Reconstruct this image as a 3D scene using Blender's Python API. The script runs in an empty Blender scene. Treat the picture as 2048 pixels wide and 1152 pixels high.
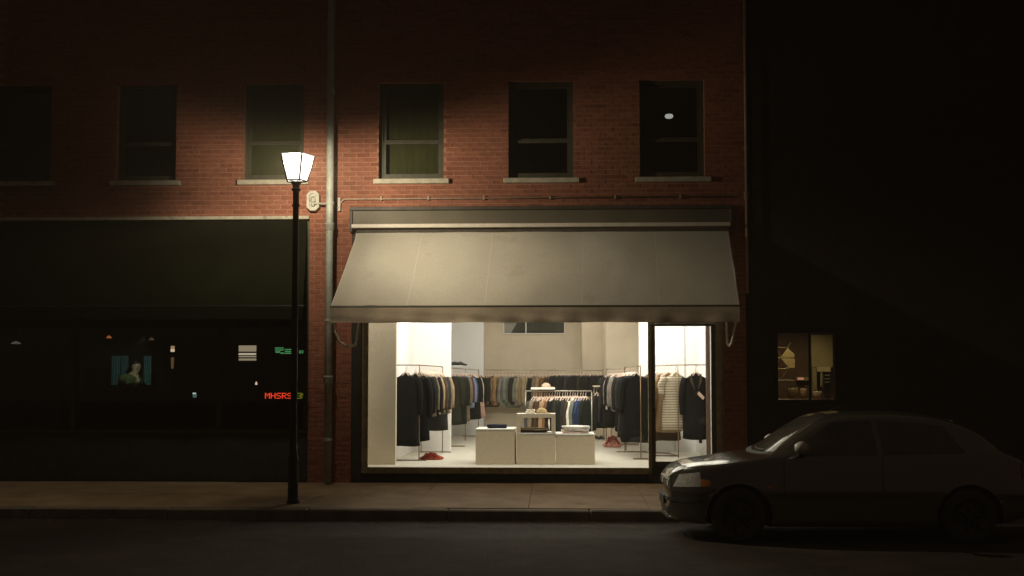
import bpy, math, random
import numpy as np
from mathutils import Vector
random.seed(7)
C = bpy.context.scene.collection
SC = bpy.context.scene
rad = math.radians

# ------------------------------------------------------------------ camera, world, exposure
F = 2275.0                      # focal length in pixels of a 2048 px wide frame
YAW, TILT = rad(2.3), rad(3.0)
CAMP = Vector((0.0, -17.5, 1.56))
PPY = 762 - F * math.tan(TILT)  # principal point row
cam_d = bpy.data.cameras.new('camera'); cam = bpy.data.objects.new('camera', cam_d); C.objects.link(cam)
cam.location = CAMP; cam.rotation_euler = (rad(90) + TILT, 0, YAW)
cam_d.sensor_width = 36; cam_d.lens = F / 2048 * 36
cam_d.shift_y = (PPY - 576) / 2048
cam_d.clip_end = 500; cam_d.clip_start = 0.1
SC.camera = cam
w = bpy.data.worlds.new('World'); SC.world = w; w.use_nodes = True
bg = w.node_tree.nodes['Background']
bg.inputs['Color'].default_value = (1.0, 0.67, 0.47, 1); bg.inputs['Strength'].default_value = 0.026
SC.view_settings.view_transform = 'Standard'; SC.view_settings.look = 'None'
SC.view_settings.exposure = 0; SC.view_settings.gamma = 1
SC.cycles.use_denoising = True
SC.cycles.max_bounces = 10; SC.cycles.transparent_max_bounces = 16
SC.cycles.sample_clamp_indirect = 4.0
SC.cycles.caustics_reflective = False; SC.cycles.caustics_refractive = False

FW = Vector((-math.sin(YAW) * math.cos(TILT), math.cos(YAW) * math.cos(TILT), math.sin(TILT)))
RT = Vector((math.cos(YAW), math.sin(YAW), 0)); UP = RT.cross(FW)
def ray(px, py): return FW + RT * ((px - 1024) / F) - UP * ((py - PPY) / F)
def P(px, py, Y):
    """where the sight line of a photo pixel meets the plane y = Y: (X, Z)"""
    d = ray(px, py); t = (Y - CAMP.y) / d.y
    return CAMP.x + d.x * t, CAMP.z + d.z * t
def PX(px, Y, py=700): return P(px, py, Y)[0]
def PZ(py, Y, px=1024): return P(px, py, Y)[1]
def G(px, py, Z):
    d = ray(px, py); t = (Z - CAMP.z) / d.z
    return CAMP.x + d.x * t, CAMP.y + d.y * t

# ------------------------------------------------------------------ lights of the place
LSGN = 1.0
LAMP_X, LAMP_Y = -3.51, -2.45
LAMP_Z = PZ(311, LAMP_Y, 592) - .080      # bulb of the street lamp
def light(name, kind, loc, power, col, **k):
    d = bpy.data.lights.new(name, kind); d.energy = power; d.color = col
    o = bpy.data.objects.new(name, d); C.objects.link(o); o.location = loc
    tgt = k.pop('target', None)
    for a, v in k.items(): setattr(d, a, v)
    if tgt is not None:
        o.rotation_euler = (Vector(tgt) - Vector(loc)).to_track_quat('-Z', 'Y').to_euler()
    return o
WARM = (1.0, 0.83, 0.60); SODA = (1.0, 0.87, 0.68)
lamp_o = light('street_lamp_light', 'POINT', (LAMP_X, LAMP_Y, LAMP_Z), 540, SODA, shadow_soft_size=0.05)
# mask added to the lantern light: shapes its falloff upwards, downwards and sideways
ld = lamp_o.data; ld.use_nodes = True; nt = ld.node_tree; em_ = nt.nodes['Emission']
ge = nt.nodes.new('ShaderNodeNewGeometry'); sp_ = nt.nodes.new('ShaderNodeSeparateXYZ'); nt.links.new(ge.outputs['Incoming'], sp_.inputs[0])
def mr(src, a, b, c, d):
    n = nt.nodes.new('ShaderNodeMapRange'); n.interpolation_type = 'SMOOTHSTEP'
    for k_, v_ in zip(('From Min', 'From Max', 'To Min', 'To Max'), (a, b, c, d)): n.inputs[k_].default_value = v_
    nt.links.new(src, n.inputs['Value']); return n.outputs[0]
def mt(op, a, b):
    n = nt.nodes.new('ShaderNodeMath'); n.operation = op
    for i_, v_ in enumerate((a, b)):
        if isinstance(v_, (int, float)): n.inputs[i_].default_value = v_
        else: nt.links.new(v_, n.inputs[i_])
    return n.outputs[0]
DZ = mt('MULTIPLY', sp_.outputs['Z'], LSGN); XO = mt('SUBTRACT', sp_.outputs['X'], .14); X2 = mt('MULTIPLY', XO, XO)
up_ = mr(DZ, .19, .47, 1.0, .03); az_ = mr(XO, .05, .70, .55, 1.42)
lo_ = mr(DZ, -.30, -.10, 1.0, 0.0)
dn_ = mt('MULTIPLY', mr(DZ, -.92, -.40, .40, 1.0), mt('ADD', mt('MULTIPLY', az_, lo_), mt('SUBTRACT', 1.0, lo_)))
lat = mt('SUBTRACT', 1.0, mt('MULTIPLY', mt('MULTIPLY', X2, .93), mr(DZ, -.22, .0, 0.0, 1.0)))
lat = mt('MULTIPLY', lat, mt('SUBTRACT', 1.0, mt('MULTIPLY', mr(X2, .62, .90, 0.0, .8), mr(DZ, -.24, -.08, 0.0, 1.0))))
nt.links.new(mt('MULTIPLY', mt('MULTIPLY', up_, dn_), lat), em_.inputs['Strength'])
SHOPW = (1.0, 0.945, 0.88)
light('shop_unseen_ceiling_light', 'AREA', (-0.2, 0.33, 3.70), 125, SHOPW, shape='RECTANGLE', size=4.6, size_y=0.25)  # unseen strip added to brighten the plinth fronts and return wall
light('shop_unseen_ceiling_light', 'AREA', (-0.3, 2.6, 3.70), 105, SHOPW, shape='RECTANGLE', size=3.0, size_y=1.2)
light('shop_unseen_ceiling_light', 'AREA', (-0.3, 6.2, 3.70), 58, SHOPW, shape='RECTANGLE', size=2.4, size_y=1.6)
light('shop_unseen_ceiling_light', 'AREA', (-0.4, 9.2, 3.70), 36, SHOPW, shape='RECTANGLE', size=2.2, size_y=1.2)
light('shop_spot_light', 'SPOT', (-1.6, 2.1, 3.66), 310, SHOPW, spot_size=rad(150), spot_blend=1.0, shadow_soft_size=0.25, target=(-2.5, 4.3, 2.2))
light('shop_spot_light', 'SPOT', (1.3, 2.5, 3.66), 390, SHOPW, spot_size=rad(150), spot_blend=1.0, shadow_soft_size=0.25, target=(2.1, 4.3, 2.2))

# ------------------------------------------------------------------ helpers
WL = {}
def tag(o, label=None, cat=None, group=None, kind=None):
    if label: o['label'] = label
    if cat: o['category'] = cat
    if group: o['group'] = group
    if kind: o['kind'] = kind
    return o
def thing(name, label, cat, loc=(0, 0, 0), group=None, kind=None):
    o = bpy.data.objects.new(name, None); C.objects.link(o); o.location = loc; o.empty_display_size = 0.1
    WL[o] = Vector(loc)
    return tag(o, label, cat, group, kind)
def struct(name, loc=(0, 0, 0)): return thing(name, None, None, loc, None, 'structure')

class MB:
    def __init__(s): s.v = []; s.f = []
    def add(s, vs, fs):
        n = len(s.v); s.v += [tuple(a) for a in vs]; s.f += [tuple(i + n for i in f) for f in fs]; return s
    def box(s, x0, x1, y0, y1, z0, z1):
        if x0 > x1: x0, x1 = x1, x0
        if y0 > y1: y0, y1 = y1, y0
        if z0 > z1: z0, z1 = z1, z0
        return s.add([(x0, y0, z0), (x1, y0, z0), (x1, y1, z0), (x0, y1, z0), (x0, y0, z1), (x1, y0, z1), (x1, y1, z1), (x0, y1, z1)],
              [(3, 2, 1, 0), (4, 5, 6, 7), (0, 1, 5, 4), (1, 2, 6, 5), (2, 3, 7, 6), (3, 0, 4, 7)])
    def bbox(s, x0, x1, y0, y1, z0, z1, b=0.005):
        """box with chamfered edges"""
        xs, ys, zs = (x0, x1), (y0, y1), (z0, z1); vs = []; idx = {}
        for i in (0, 1):
            for j in (0, 1):
                for k in (0, 1):
                    sx, sy, sz = (1, -1)[i], (1, -1)[j], (1, -1)[k]
                    for a in range(3):
                        p = [xs[i] + b * sx, ys[j] + b * sy, zs[k] + b * sz]
                        p[a] = (xs[i], ys[j], zs[k])[a]
                        idx[i, j, k, a] = len(vs); vs.append(tuple(p))
        fs = []
        for a in range(3):
            o = [x for x in range(3) if x != a]
            for sd in (0, 1):
                q = []
                for (u, v) in ((0, 0), (1, 0), (1, 1), (0, 1)):
                    t = [0, 0, 0]; t[a] = sd; t[o[0]] = u; t[o[1]] = v; q.append(idx[t[0], t[1], t[2], a])
                fs.append(tuple(q))
        for a in range(3):
            o = [x for x in range(3) if x != a]
            for u in (0, 1):
                for v in (0, 1):
                    t0 = [0, 0, 0]; t0[o[0]] = u; t0[o[1]] = v; t1 = list(t0); t1[a] = 1
                    fs.append((idx[(*t0, o[0])], idx[(*t1, o[0])], idx[(*t1, o[1])], idx[(*t0, o[1])]))
        for i in (0, 1):
            for j in (0, 1):
                for k in (0, 1): fs.append((idx[i, j, k, 0], idx[i, j, k, 1], idx[i, j, k, 2]))
        return s.add(vs, fs)
    def tube(s, pts, r, n=8, caps=True):
        pts = [Vector(p) for p in pts]; rs = r if isinstance(r, (list, tuple)) else [r] * len(pts)
        rings = []; prev = None
        for i, p in enumerate(pts):
            t = (pts[min(i + 1, len(pts) - 1)] - pts[max(i - 1, 0)]).normalized()
            if prev is None:
                a = Vector((0, 0, 1)) if abs(t.z) < 0.9 else Vector((1, 0, 0)); u = t.cross(a).normalized()
            else: u = (prev - t * prev.dot(t)).normalized()
            prev = u; v = t.cross(u)
            rings.append([p + (u * math.cos(2 * math.pi * k / n) + v * math.sin(2 * math.pi * k / n)) * rs[i] for k in range(n)])
        return s.loft(rings, caps)
    def loft(s, rings, caps=True, closed=True):
        n = len(rings[0]); base = len(s.v)
        for R in rings: s.v += [tuple(p) for p in R]
        for i in range(len(rings) - 1):
            for k in range(n if closed else n - 1):
                a = base + i * n + k; b = base + i * n + (k + 1) % n
                s.f.append((a, b, b + n, a + n))
        if caps and closed:
            s.f.append(tuple(base + k for k in reversed(range(n))))
            s.f.append(tuple(base + (len(rings) - 1) * n + k for k in range(n)))
        return s
    def lathe(s, prof, c, n=20, caps=True):
        return s.loft([[(c[0] + r * math.cos(2 * math.pi * k / n), c[1] + r * math.sin(2 * math.pi * k / n), c[2] + z) for k in range(n)] for r, z in prof], caps)
    def ellipsoid(s, c, r, n=14, m=8):
        return s.loft([[(c[0] + r[0] * math.sin(max(.02, math.pi * j / m)) * math.cos(2 * math.pi * k / n) if 0 < j < m else c[0] + .02 * r[0] * math.cos(2 * math.pi * k / n),
                         c[1] + (r[1] * math.sin(math.pi * j / m) if 0 < j < m else .02 * r[1]) * math.sin(2 * math.pi * k / n),
                         c[2] - r[2] * math.cos(math.pi * j / m)) for k in range(n)] for j in range(m + 1)])
    def prism(s, poly, y0, y1):
        """polygon of (x, z) pushed from y0 to y1"""
        n = len(poly)
        return s.add([(x, y0, z) for x, z in poly] + [(x, y1, z) for x, z in poly],
                     [tuple(range(n)), tuple(reversed(range(n, 2 * n)))] + [(i, (i + 1) % n, (i + 1) % n + n, i + n) for i in range(n)])
    def grid(s, fn, nu, nv, th=None):
        """sheet fn(u, v) -> point; th = thickness vector gives it a second side"""
        base = len(s.v)
        pts = [[Vector(fn(i / nu, j / nv)) for j in range(nv + 1)] for i in range(nu + 1)]
        for R in pts: s.v += [tuple(p) for p in R]
        W = nv + 1
        for i in range(nu):
            for j in range(nv): s.f.append((base + i * W + j, base + (i + 1) * W + j, base + (i + 1) * W + j + 1, base + i * W + j + 1))
        if th is not None:
            th = Vector(th); b2 = len(s.v)
            for R in pts: s.v += [tuple(p + th) for p in R]
            for i in range(nu):
                for j in range(nv): s.f.append((b2 + i * W + j, b2 + i * W + j + 1, b2 + (i + 1) * W + j + 1, b2 + (i + 1) * W + j))
            rim = [(i, 0) for i in range(nu + 1)] + [(nu, j) for j in range(1, nv + 1)] + [(i, nv) for i in range(nu - 1, -1, -1)] + [(0, j) for j in range(nv - 1, 0, -1)]
            b3 = len(s.v); nr = len(rim)
            for (i, j) in rim: s.v += [tuple(pts[i][j]), tuple(pts[i][j] + th)]
            for q in range(nr):
                e = (q + 1) % nr; s.f.append((b3 + 2 * q, b3 + 2 * q + 1, b3 + 2 * e + 1, b3 + 2 * e))
        return s
    def mesh(s, name, m, off=(0, 0, 0), smooth=False):
        me = bpy.data.meshes.new(name); o = Vector(off)
        me.from_pydata([tuple(Vector(p) - o) for p in s.v], [], s.f); me.update()
        import bmesh
        bm = bmesh.new(); bm.from_mesh(me); bmesh.ops.recalc_face_normals(bm, faces=bm.faces); bm.to_mesh(me); bm.free()
        me.materials.append(m)
        if smooth:
            for p in me.polygons: p.use_smooth = True
        return me
    def build(s, name, m, parent=None, smooth=False, loc=None):
        """one mesh object; vertices are world coordinates (loc = its origin)"""
        L = Vector(loc) if loc is not None else (WL[parent] if parent is not None else Vector((0, 0, 0)))
        me = s.mesh(name, m, L, smooth)
        o = bpy.data.objects.new(name, me); C.objects.link(o); WL[o] = L
        if parent is not None: o.parent = parent; o.location = L - WL[parent]
        else: o.location = L
        return o
def sbox(name, m, *b):
    o = MB().box(*b).build(name, m); o['kind'] = 'structure'; return o

# ------------------------------------------------------------------ materials
def pm(name, col, rough=0.6, metal=0.0, var=0.15, scale=6.0, bump=0.0, bscale=80.0, coat=0.0, spec=0.4, dirt=None, grain=0.17):
    m = bpy.data.materials.new(name); m.use_nodes = True; nt = m.node_tree; b = nt.nodes['Principled BSDF']
    b.inputs['Roughness'].default_value = rough; b.inputs['Metallic'].default_value = metal
    b.inputs['Specular IOR Level'].default_value = spec; b.inputs['Coat Weight'].default_value = coat
    b.inputs['Coat Roughness'].default_value = 0.04; b.inputs['Coat IOR'].default_value = 1.5 if coat < .85 else 1.9
    tc = nt.nodes.new('ShaderNodeTexCoord')
    nz = nt.nodes.new('ShaderNodeTexNoise'); nz.inputs['Scale'].default_value = scale; nz.inputs['Detail'].default_value = 6
    nt.links.new(tc.outputs['Object'], nz.inputs['Vector'])
    cr = nt.nodes.new('ShaderNodeValToRGB'); nt.links.new(nz.outputs['Fac'], cr.inputs['Fac'])
    lo = [max(0, c * (1 - var)) for c in col]; hi = [min(1, c * (1 + var)) for c in col]
    cr.color_ramp.elements[0].position = 0.3; cr.color_ramp.elements[1].position = 0.7
    cr.color_ramp.elements[0].color = (*lo, 1); cr.color_ramp.elements[1].color = (*hi, 1)
    out = cr.outputs['Color']
    if dirt:
        n2 = nt.nodes.new('ShaderNodeTexNoise'); n2.inputs['Scale'].default_value = dirt[1]; n2.inputs['Detail'].default_value = 8
        nt.links.new(tc.outputs['Object'], n2.inputs['Vector'])
        r2 = nt.nodes.new('ShaderNodeValToRGB'); r2.color_ramp.elements[0].position = dirt[2]; r2.color_ramp.elements[1].position = dirt[2] + 0.12
        nt.links.new(n2.outputs['Fac'], r2.inputs['Fac'])
        mx = nt.nodes.new('ShaderNodeMixRGB'); mx.blend_type = 'MIX'; nt.links.new(r2.outputs['Color'], mx.inputs['Fac'])
        nt.links.new(out, mx.inputs['Color1']); mx.inputs['Color2'].default_value = (*dirt[0], 1); out = mx.outputs['Color']
    if grain:
        gn = nt.nodes.new('ShaderNodeTexNoise'); gn.inputs['Scale'].default_value = 75; gn.inputs['Detail'].default_value = 3; gn.inputs['Roughness'].default_value = .8
        nt.links.new(tc.outputs['Object'], gn.inputs['Vector'])
        gr_ = nt.nodes.new('ShaderNodeValToRGB'); nt.links.new(gn.outputs['Fac'], gr_.inputs['Fac'])
        gr_.color_ramp.elements[0].position = .32; gr_.color_ramp.elements[1].position = .68
        gr_.color_ramp.elements[0].color = (1 - grain, 1 - grain, 1 - grain, 1); gr_.color_ramp.elements[1].color = (1 + grain, 1 + grain, 1 + grain, 1)
        gm = nt.nodes.new('ShaderNodeMixRGB'); gm.blend_type = 'MULTIPLY'; gm.inputs['Fac'].default_value = 1
        nt.links.new(out, gm.inputs['Color1']); nt.links.new(gr_.outputs['Color'], gm.inputs['Color2']); out = gm.outputs['Color']
    nt.links.new(out, b.inputs['Base Color'])
    if bump:
        n3 = nt.nodes.new('ShaderNodeTexNoise'); n3.inputs['Scale'].default_value = bscale; n3.inputs['Detail'].default_value = 5
        nt.links.new(tc.outputs['Object'], n3.inputs['Vector'])
        bp = nt.nodes.new('ShaderNodeBump'); bp.inputs['Strength'].default_value = bump; bp.inputs['Distance'].default_value = 0.02
        nt.links.new(n3.outputs['Fac'], bp.inputs['Height']); nt.links.new(bp.outputs['Normal'], b.inputs['Normal'])
    return m
def emat(name, col, st):
    m = bpy.data.materials.new(name); m.use_nodes = True; nt = m.node_tree; nt.nodes.clear()
    e = nt.nodes.new('ShaderNodeEmission'); e.inputs['Color'].default_value = (*col, 1); e.inputs['Strength'].default_value = st
    o = nt.nodes.new('ShaderNodeOutputMaterial'); nt.links.new(e.outputs[0], o.inputs[0]); return m
def gmat(name, tint=(.93, .95, .93), ior=1.45, glow=None):
    m = bpy.data.materials.new(name); m.use_nodes = True; nt = m.node_tree; nt.nodes.clear()
    t = nt.nodes.new('ShaderNodeBsdfTransparent'); t.inputs['Color'].default_value = (*tint, 1)
    g = nt.nodes.new('ShaderNodeBsdfGlossy'); g.inputs['Roughness'].default_value = 0.01
    fr = nt.nodes.new('ShaderNodeFresnel'); fr.inputs['IOR'].default_value = ior
    mx = nt.nodes.new('ShaderNodeMixShader'); o = nt.nodes.new('ShaderNodeOutputMaterial')
    nt.links.new(fr.outputs[0], mx.inputs[0]); nt.links.new(t.outputs[0], mx.inputs[1]); nt.links.new(g.outputs[0], mx.inputs[2])
    last = mx.outputs[0]
    if glow:
        e = nt.nodes.new('ShaderNodeEmission'); e.inputs['Color'].default_value = (*glow[0], 1); e.inputs['Strength'].default_value = glow[1]
        ad = nt.nodes.new('ShaderNodeAddShader'); nt.links.new(last, ad.inputs[0]); nt.links.new(e.outputs[0], ad.inputs[1]); last = ad.outputs[0]
    nt.links.new(last, o.inputs[0]); return m
def brickmat(name, per_object):
    m = pm(name, (.270, .098, .056), 0.85, bump=0.35, bscale=55, var=.22, scale=14)
    nt = m.node_tree; b = nt.nodes['Principled BSDF']; src = b.inputs['Base Color'].links[0].from_socket
    if per_object: r = nt.nodes.new('ShaderNodeObjectInfo').outputs['Random']
    else: r = nt.nodes.new('ShaderNodeNewGeometry').outputs['Random Per Island']
    cr = nt.nodes.new('ShaderNodeValToRGB'); nt.links.new(r, cr.inputs['Fac'])
    els = cr.color_ramp.elements
    els[0].position = 0; els[0].color = (.74, .68, .66, 1); els[1].position = 1; els[1].color = (1.08, 1.14, 1.2, 1)
    for p, c in ((.10, (.90, .87, .87, 1)), (.5, (1, 1, 1, 1)), (.85, (1.06, 1.04, 1.0, 1))):
        e = els.new(p); e.color = c
    mx = nt.nodes.new('ShaderNodeMixRGB'); mx.blend_type = 'MULTIPLY'; mx.inputs['Fac'].default_value = 1
    nt.links.new(src, mx.inputs['Color1']); nt.links.new(cr.outputs['Color'], mx.inputs['Color2']); nt.links.new(mx.outputs['Color'], b.inputs['Base Color'])
    return m
M = {}
M['asphalt'] = pm('asphalt', (.045, .034, .018), 0.85, var=.35, scale=3.0, bump=.8, bscale=70, dirt=((.062, .047, .025), 1.3, .58))
M['concrete'] = pm('concrete', (.42, .295, .175), 0.85, var=.2, scale=2.2, bump=.25, bscale=50, dirt=((.13, .11, .085), 5.0, .66))
M['kerbstone'] = pm('kerbstone', (.26, .23, .18), 0.85, var=.25, scale=4, bump=.3, bscale=40)
M['brick1'] = brickmat('brick_single', True); M['brick2'] = brickmat('brick_joined', False)
M['mortar'] = pm('mortar', (.36, .18, .11), 0.95, var=.2, scale=12, bump=.3)
M['stone'] = pm('sill_stone', (.44, .40, .30), 0.8, var=.18, scale=9, bump=.2, dirt=((.25, .22, .16), 6, .62))
M['frame_dark'] = pm('dark_painted_wood', (.045, .045, .025), 0.5, var=.25)
M['sash'] = pm('sash_paint', (.06, .055, .032), 0.55, var=.25, scale=12)
M['shopframe'] = pm('shop_frame_paint', (.36, .31, .18), 0.45, var=.25, scale=9)
M['door_frame'] = pm('door_frame_paint', (.10, .09, .055), 0.4, var=.25, scale=9)
M['glass'] = gmat('window_glass'); M['darkglass'] = gmat('upper_window_glass', (.72, .74, .66), 1.5)
M['blind'] = pm('blind_cloth', (.17, .165, .10), 0.9, var=.12, scale=5)
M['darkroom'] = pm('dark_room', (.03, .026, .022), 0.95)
M['zinc'] = pm('drainpipe_paint', (.37, .38, .32), 0.5, var=.16, scale=7, dirt=((.26, .25, .19), 5, .62))
M['fitting'] = pm('wall_fitting_paint', (.40, .38, .30), 0.5, var=.2, scale=15)
M['conduit'] = pm('conduit_paint', (.38, .26, .18), 0.6, var=.2)
M['signpanel'] = pm('sign_panel_paint', (.115, .10, .065), 0.6, var=.12, scale=2)
M['signframe'] = pm('sign_frame_paint', (.06, .05, .038), 0.6, var=.3, scale=8)
M['canvas'] = pm('awning_canvas', (.48, .445, .365), 0.95, var=.07, scale=1.1, bump=.5, bscale=170, spec=.1, dirt=((.43, .395, .32), 2.3, .60))
M['seam'] = pm('seam_thread', (.56, .51, .43), .9, var=.06)
M['valance'] = pm('valance_canvas', (.44, .36, .26), 0.92, var=.14, scale=3.5, bump=.35, bscale=200)
M['rail_cream'] = pm('awning_rail', (.60, .54, .45), 0.5, var=.08)
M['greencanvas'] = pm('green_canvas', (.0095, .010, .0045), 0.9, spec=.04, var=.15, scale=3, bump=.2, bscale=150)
M['cord'] = pm('cord', (.78, .74, .62), 0.8)
M['iron'] = pm('black_iron', (.018, .018, .014), 0.45, var=.3, scale=15)
M['pane_lamp'] = gmat('lamp_pane', (.92, .92, .90), 1.0, ((1, .95, .87), .7))
M['lantern_iron'] = pm('lantern_iron', (.006, .005, .004), .7, spec=.1)
M['bulb'] = emat('lamp_bulb', (1, .95, .9), 2)
M['wall'] = pm('shop_wall_paint', (.82, .80, .765), 0.85, var=.02, scale=1.5, bump=.05)
M['backwall'] = pm('shop_back_wall_paint', (.63, .53, .395), 0.9, var=.06, scale=3, bump=.1)
M['shopfloor'] = pm('shop_floor', (.64, .59, .49), 0.45, var=.06, scale=2, dirt=((.5, .46, .4), 3, .64))
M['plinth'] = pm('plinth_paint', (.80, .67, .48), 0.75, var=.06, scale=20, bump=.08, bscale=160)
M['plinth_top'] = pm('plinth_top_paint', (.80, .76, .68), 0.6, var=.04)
M['brass'] = pm('rack_tube', (.23, .15, .08), 0.38, metal=.6, var=.15)
M['steelrack'] = pm('rack_steel', (.45, .40, .32), 0.4, metal=.5, var=.1)
M['hanger'] = pm('hanger_wood', (.76, .58, .46), 0.55, var=.12, scale=20)
M['bulkhead'] = pm('bulkhead_paint', (.024, .021, .015), 0.6, var=.3)
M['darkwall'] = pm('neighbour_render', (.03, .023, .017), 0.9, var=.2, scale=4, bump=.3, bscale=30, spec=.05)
M['black'] = pm('black_paint', (.012, .012, .012), 0.5)
M['ceil'] = pm('shop_ceiling_paint', (.75, .72, .66), 0.9, var=.02)

# ------------------------------------------------------------------ ground
KERB = -3.02; ROAD = -0.21
def slope(y): return 0.023 * min(0, y)     # the pavement falls towards the kerb
MB().add([(-80, -80, ROAD), (80, -80, ROAD), (80, 80, ROAD), (-80, 80, ROAD)], [(0, 1, 2, 3)]).build('road', M['asphalt'])['kind'] = 'structure'
sw = struct('pavement')
MB().box(-14, 14, KERB + .17, 0.3, ROAD - .05, -.11).build('pavement_bed', M['mortar'], sw)
xs = -14.0; sizes = (1.52, 1.48, 1.55)
cols = []
while xs < 14: d = random.choice(sizes); cols.append((xs, min(14, xs + d))); xs += d
rows = [(KERB + .175, -1.45), (-1.45, 0.0)]
for (a, b) in cols:
    for (y0, y1) in rows:
        dz = random.uniform(-.003, .003)
        q = MB().bbox(a + .002, b - .002, y0 + .002, y1 - .002, -.12, dz, .004)
        q.v = [(vx, vy, vz + slope(vy)) for vx, vy, vz in q.v]; q.build('paving_slab', M['concrete'], sw)
kb = struct('kerb')
x = -14.0
while x < 14:
    MB().bbox(x + .002, x + 1.798, KERB, KERB + .171, ROAD - .1, slope(KERB) + random.uniform(-.004, .004), .018).build('kerb_stone', M['kerbstone'], kb); x += 1.8
deb = MB()
for i in range(170):
    a = random.uniform(-7, 3.5); b = KERB - abs(random.gauss(.03, .10)) - .03; s = random.uniform(.008, .03); h = random.uniform(.004, .012)
    ang = random.uniform(0, 3.14); c, q = math.cos(ang) * s, math.sin(ang) * s
    deb.add([(a - c, b - q, ROAD + .002), (a + q * .6, b - c * .6, ROAD + h), (a + c, b + q, ROAD + .003), (a - q * .6, b + c * .6, ROAD + h)], [(0, 1, 2, 3)])
tag(deb.build('litter', pm('dry_leaves', (.30, .23, .13), .9, var=.4)), 'dry leaf bits and grit lying in the gutter along the kerb', 'litter', kind='stuff')

# ------------------------------------------------------------------ brick building
XR = PX(1493, 0); XL = -13.5; ZTOP = 9.0
bld = thing('brick_building', 'red brick building with a row of dark sash windows above two shopfronts', 'building', (-3, 0, 0))
def wz(py): return PZ(py, 0)
WIN = []
for (a, b, sl, tp) in ((-32, 100, 362, 178), (231, 351, 357, 174), (486, 607, 355, 171), (757, 887, 352, 168), (1017, 1147, 350, 166), (1280, 1410, 348, 164)):
    pm_ = (a + b) / 2
    WIN.append((P(a, 350, 0)[0], P(b, 350, 0)[0], 4.70, 6.24))
SHOP = (PX(703, 0), PX(1448, 0), -.2, 4.22)
LEFT = (XL, PX(617, 0), -.2, 4.13)
OPEN = WIN + [SHOP, LEFT]
# mortar backing: boxes around the openings
edges_z = sorted({-.2, ZTOP, 4.13, 4.22, 4.70, 6.24})
wallb = MB()
for z0, z1 in zip(edges_z, edges_z[1:]):
    zc = (z0 + z1) / 2; segs = [(XL, XR)]
    for (a, b, c, d) in OPEN:
        if c < zc < d:
            ns = []
            for (p, q) in segs:
                if b <= p or a >= q: ns.append((p, q)); continue
                if a > p: ns.append((p, a))
                if b < q: ns.append((b, q))
            segs = ns
    for (p, q) in segs:
        if q - p > .02: wallb.box(p, q, .006, .32, z0, z1)
wallb.build('wall', M['mortar'], bld)
MB().box(XL, XR, .33, 14, 8.6, 8.8).build('roof', M['darkroom'], bld)
MB().box(XL, XR, 3.5, 3.6, 4.0, 8.6).build('inner_wall', M['darkroom'], bld)
MB().box(XL, XR, .33, 3.5, 4.02, 4.10).build('upper_floor', M['darkroom'], bld)
MB().box(XR - .2, XR, .33, 14, -.2, 8.6).build('side_wall', M['mortar'], bld)
bricks = []
CH = 0.0735; k = 0; z = -.02
while z < 7.9:
    segs = [(XL, XR)]
    zc = z + CH / 2
    for (a, b, c, d) in OPEN:
        if c < zc < d:
            ns = []
            for (p, q) in segs:
                if b <= p or a >= q: ns.append((p, q)); continue
                if a > p: ns.append((p, a))
                if b < q: ns.append((b, q))
            segs = ns
    for (p, q) in segs:
        x = XL + (0 if k % 2 else .108)
        while x < q:
            a, b = max(x, p), min(x + .206, q)
            if b - a > .035: bricks.append((a, b, z))
            x += .216
    z += CH; k += 1
bricks = [b for b in bricks if not (b[0] < -8.9)]
def dist(b): return math.hypot((b[0] + b[1]) / 2 + 2.6, (b[2] - 4.2) * 1.5)
full = [b for b in bricks if b[1] - b[0] > .2]
full.sort(key=dist); near = set(full[:300])
def brick_shape(m, a, b, z, rnd):
    j = rnd.uniform(-.003, .003); y0 = j
    m.add([(a + rnd.uniform(0, .003), y0 + rnd.uniform(-.001, .001), z + rnd.uniform(0, .002)), (b - rnd.uniform(0, .003), y0 + rnd.uniform(-.001, .001), z + rnd.uniform(0, .002)),
           (b - rnd.uniform(0, .003), y0 + rnd.uniform(-.001, .001), z + .0625 - rnd.uniform(0, .002)), (a + rnd.uniform(0, .003), y0 + rnd.uniform(-.001, .001), z + .0625 - rnd.uniform(0, .002)),
           (a, .03, z), (b, .03, z), (b, .03, z + .0625), (a, .03, z + .0625)],
          [(0, 1, 2, 3), (1, 0, 4, 5), (2, 1, 5, 6), (3, 2, 6, 7), (0, 3, 7, 4)])
rb = random.Random(3)
variants = []
for i in range(10):
    m = MB(); brick_shape(m, -.103, .103, 0, rb); variants.append(m.mesh('brick', M['brick1']))
for b in full[:300]:
    o = bpy.data.objects.new('brick', rb.choice(variants)); C.objects.link(o); o.parent = bld
    o.location = Vector(((b[0] + b[1]) / 2, 0, b[2])) - WL[bld]
rest = MB()
for b in bricks:
    if b not in near: brick_shape(rest, b[0], b[1], b[2], rb)
rest.build('brickwork', M['brick2'], bld)['kind'] = 'stuff'
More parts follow.
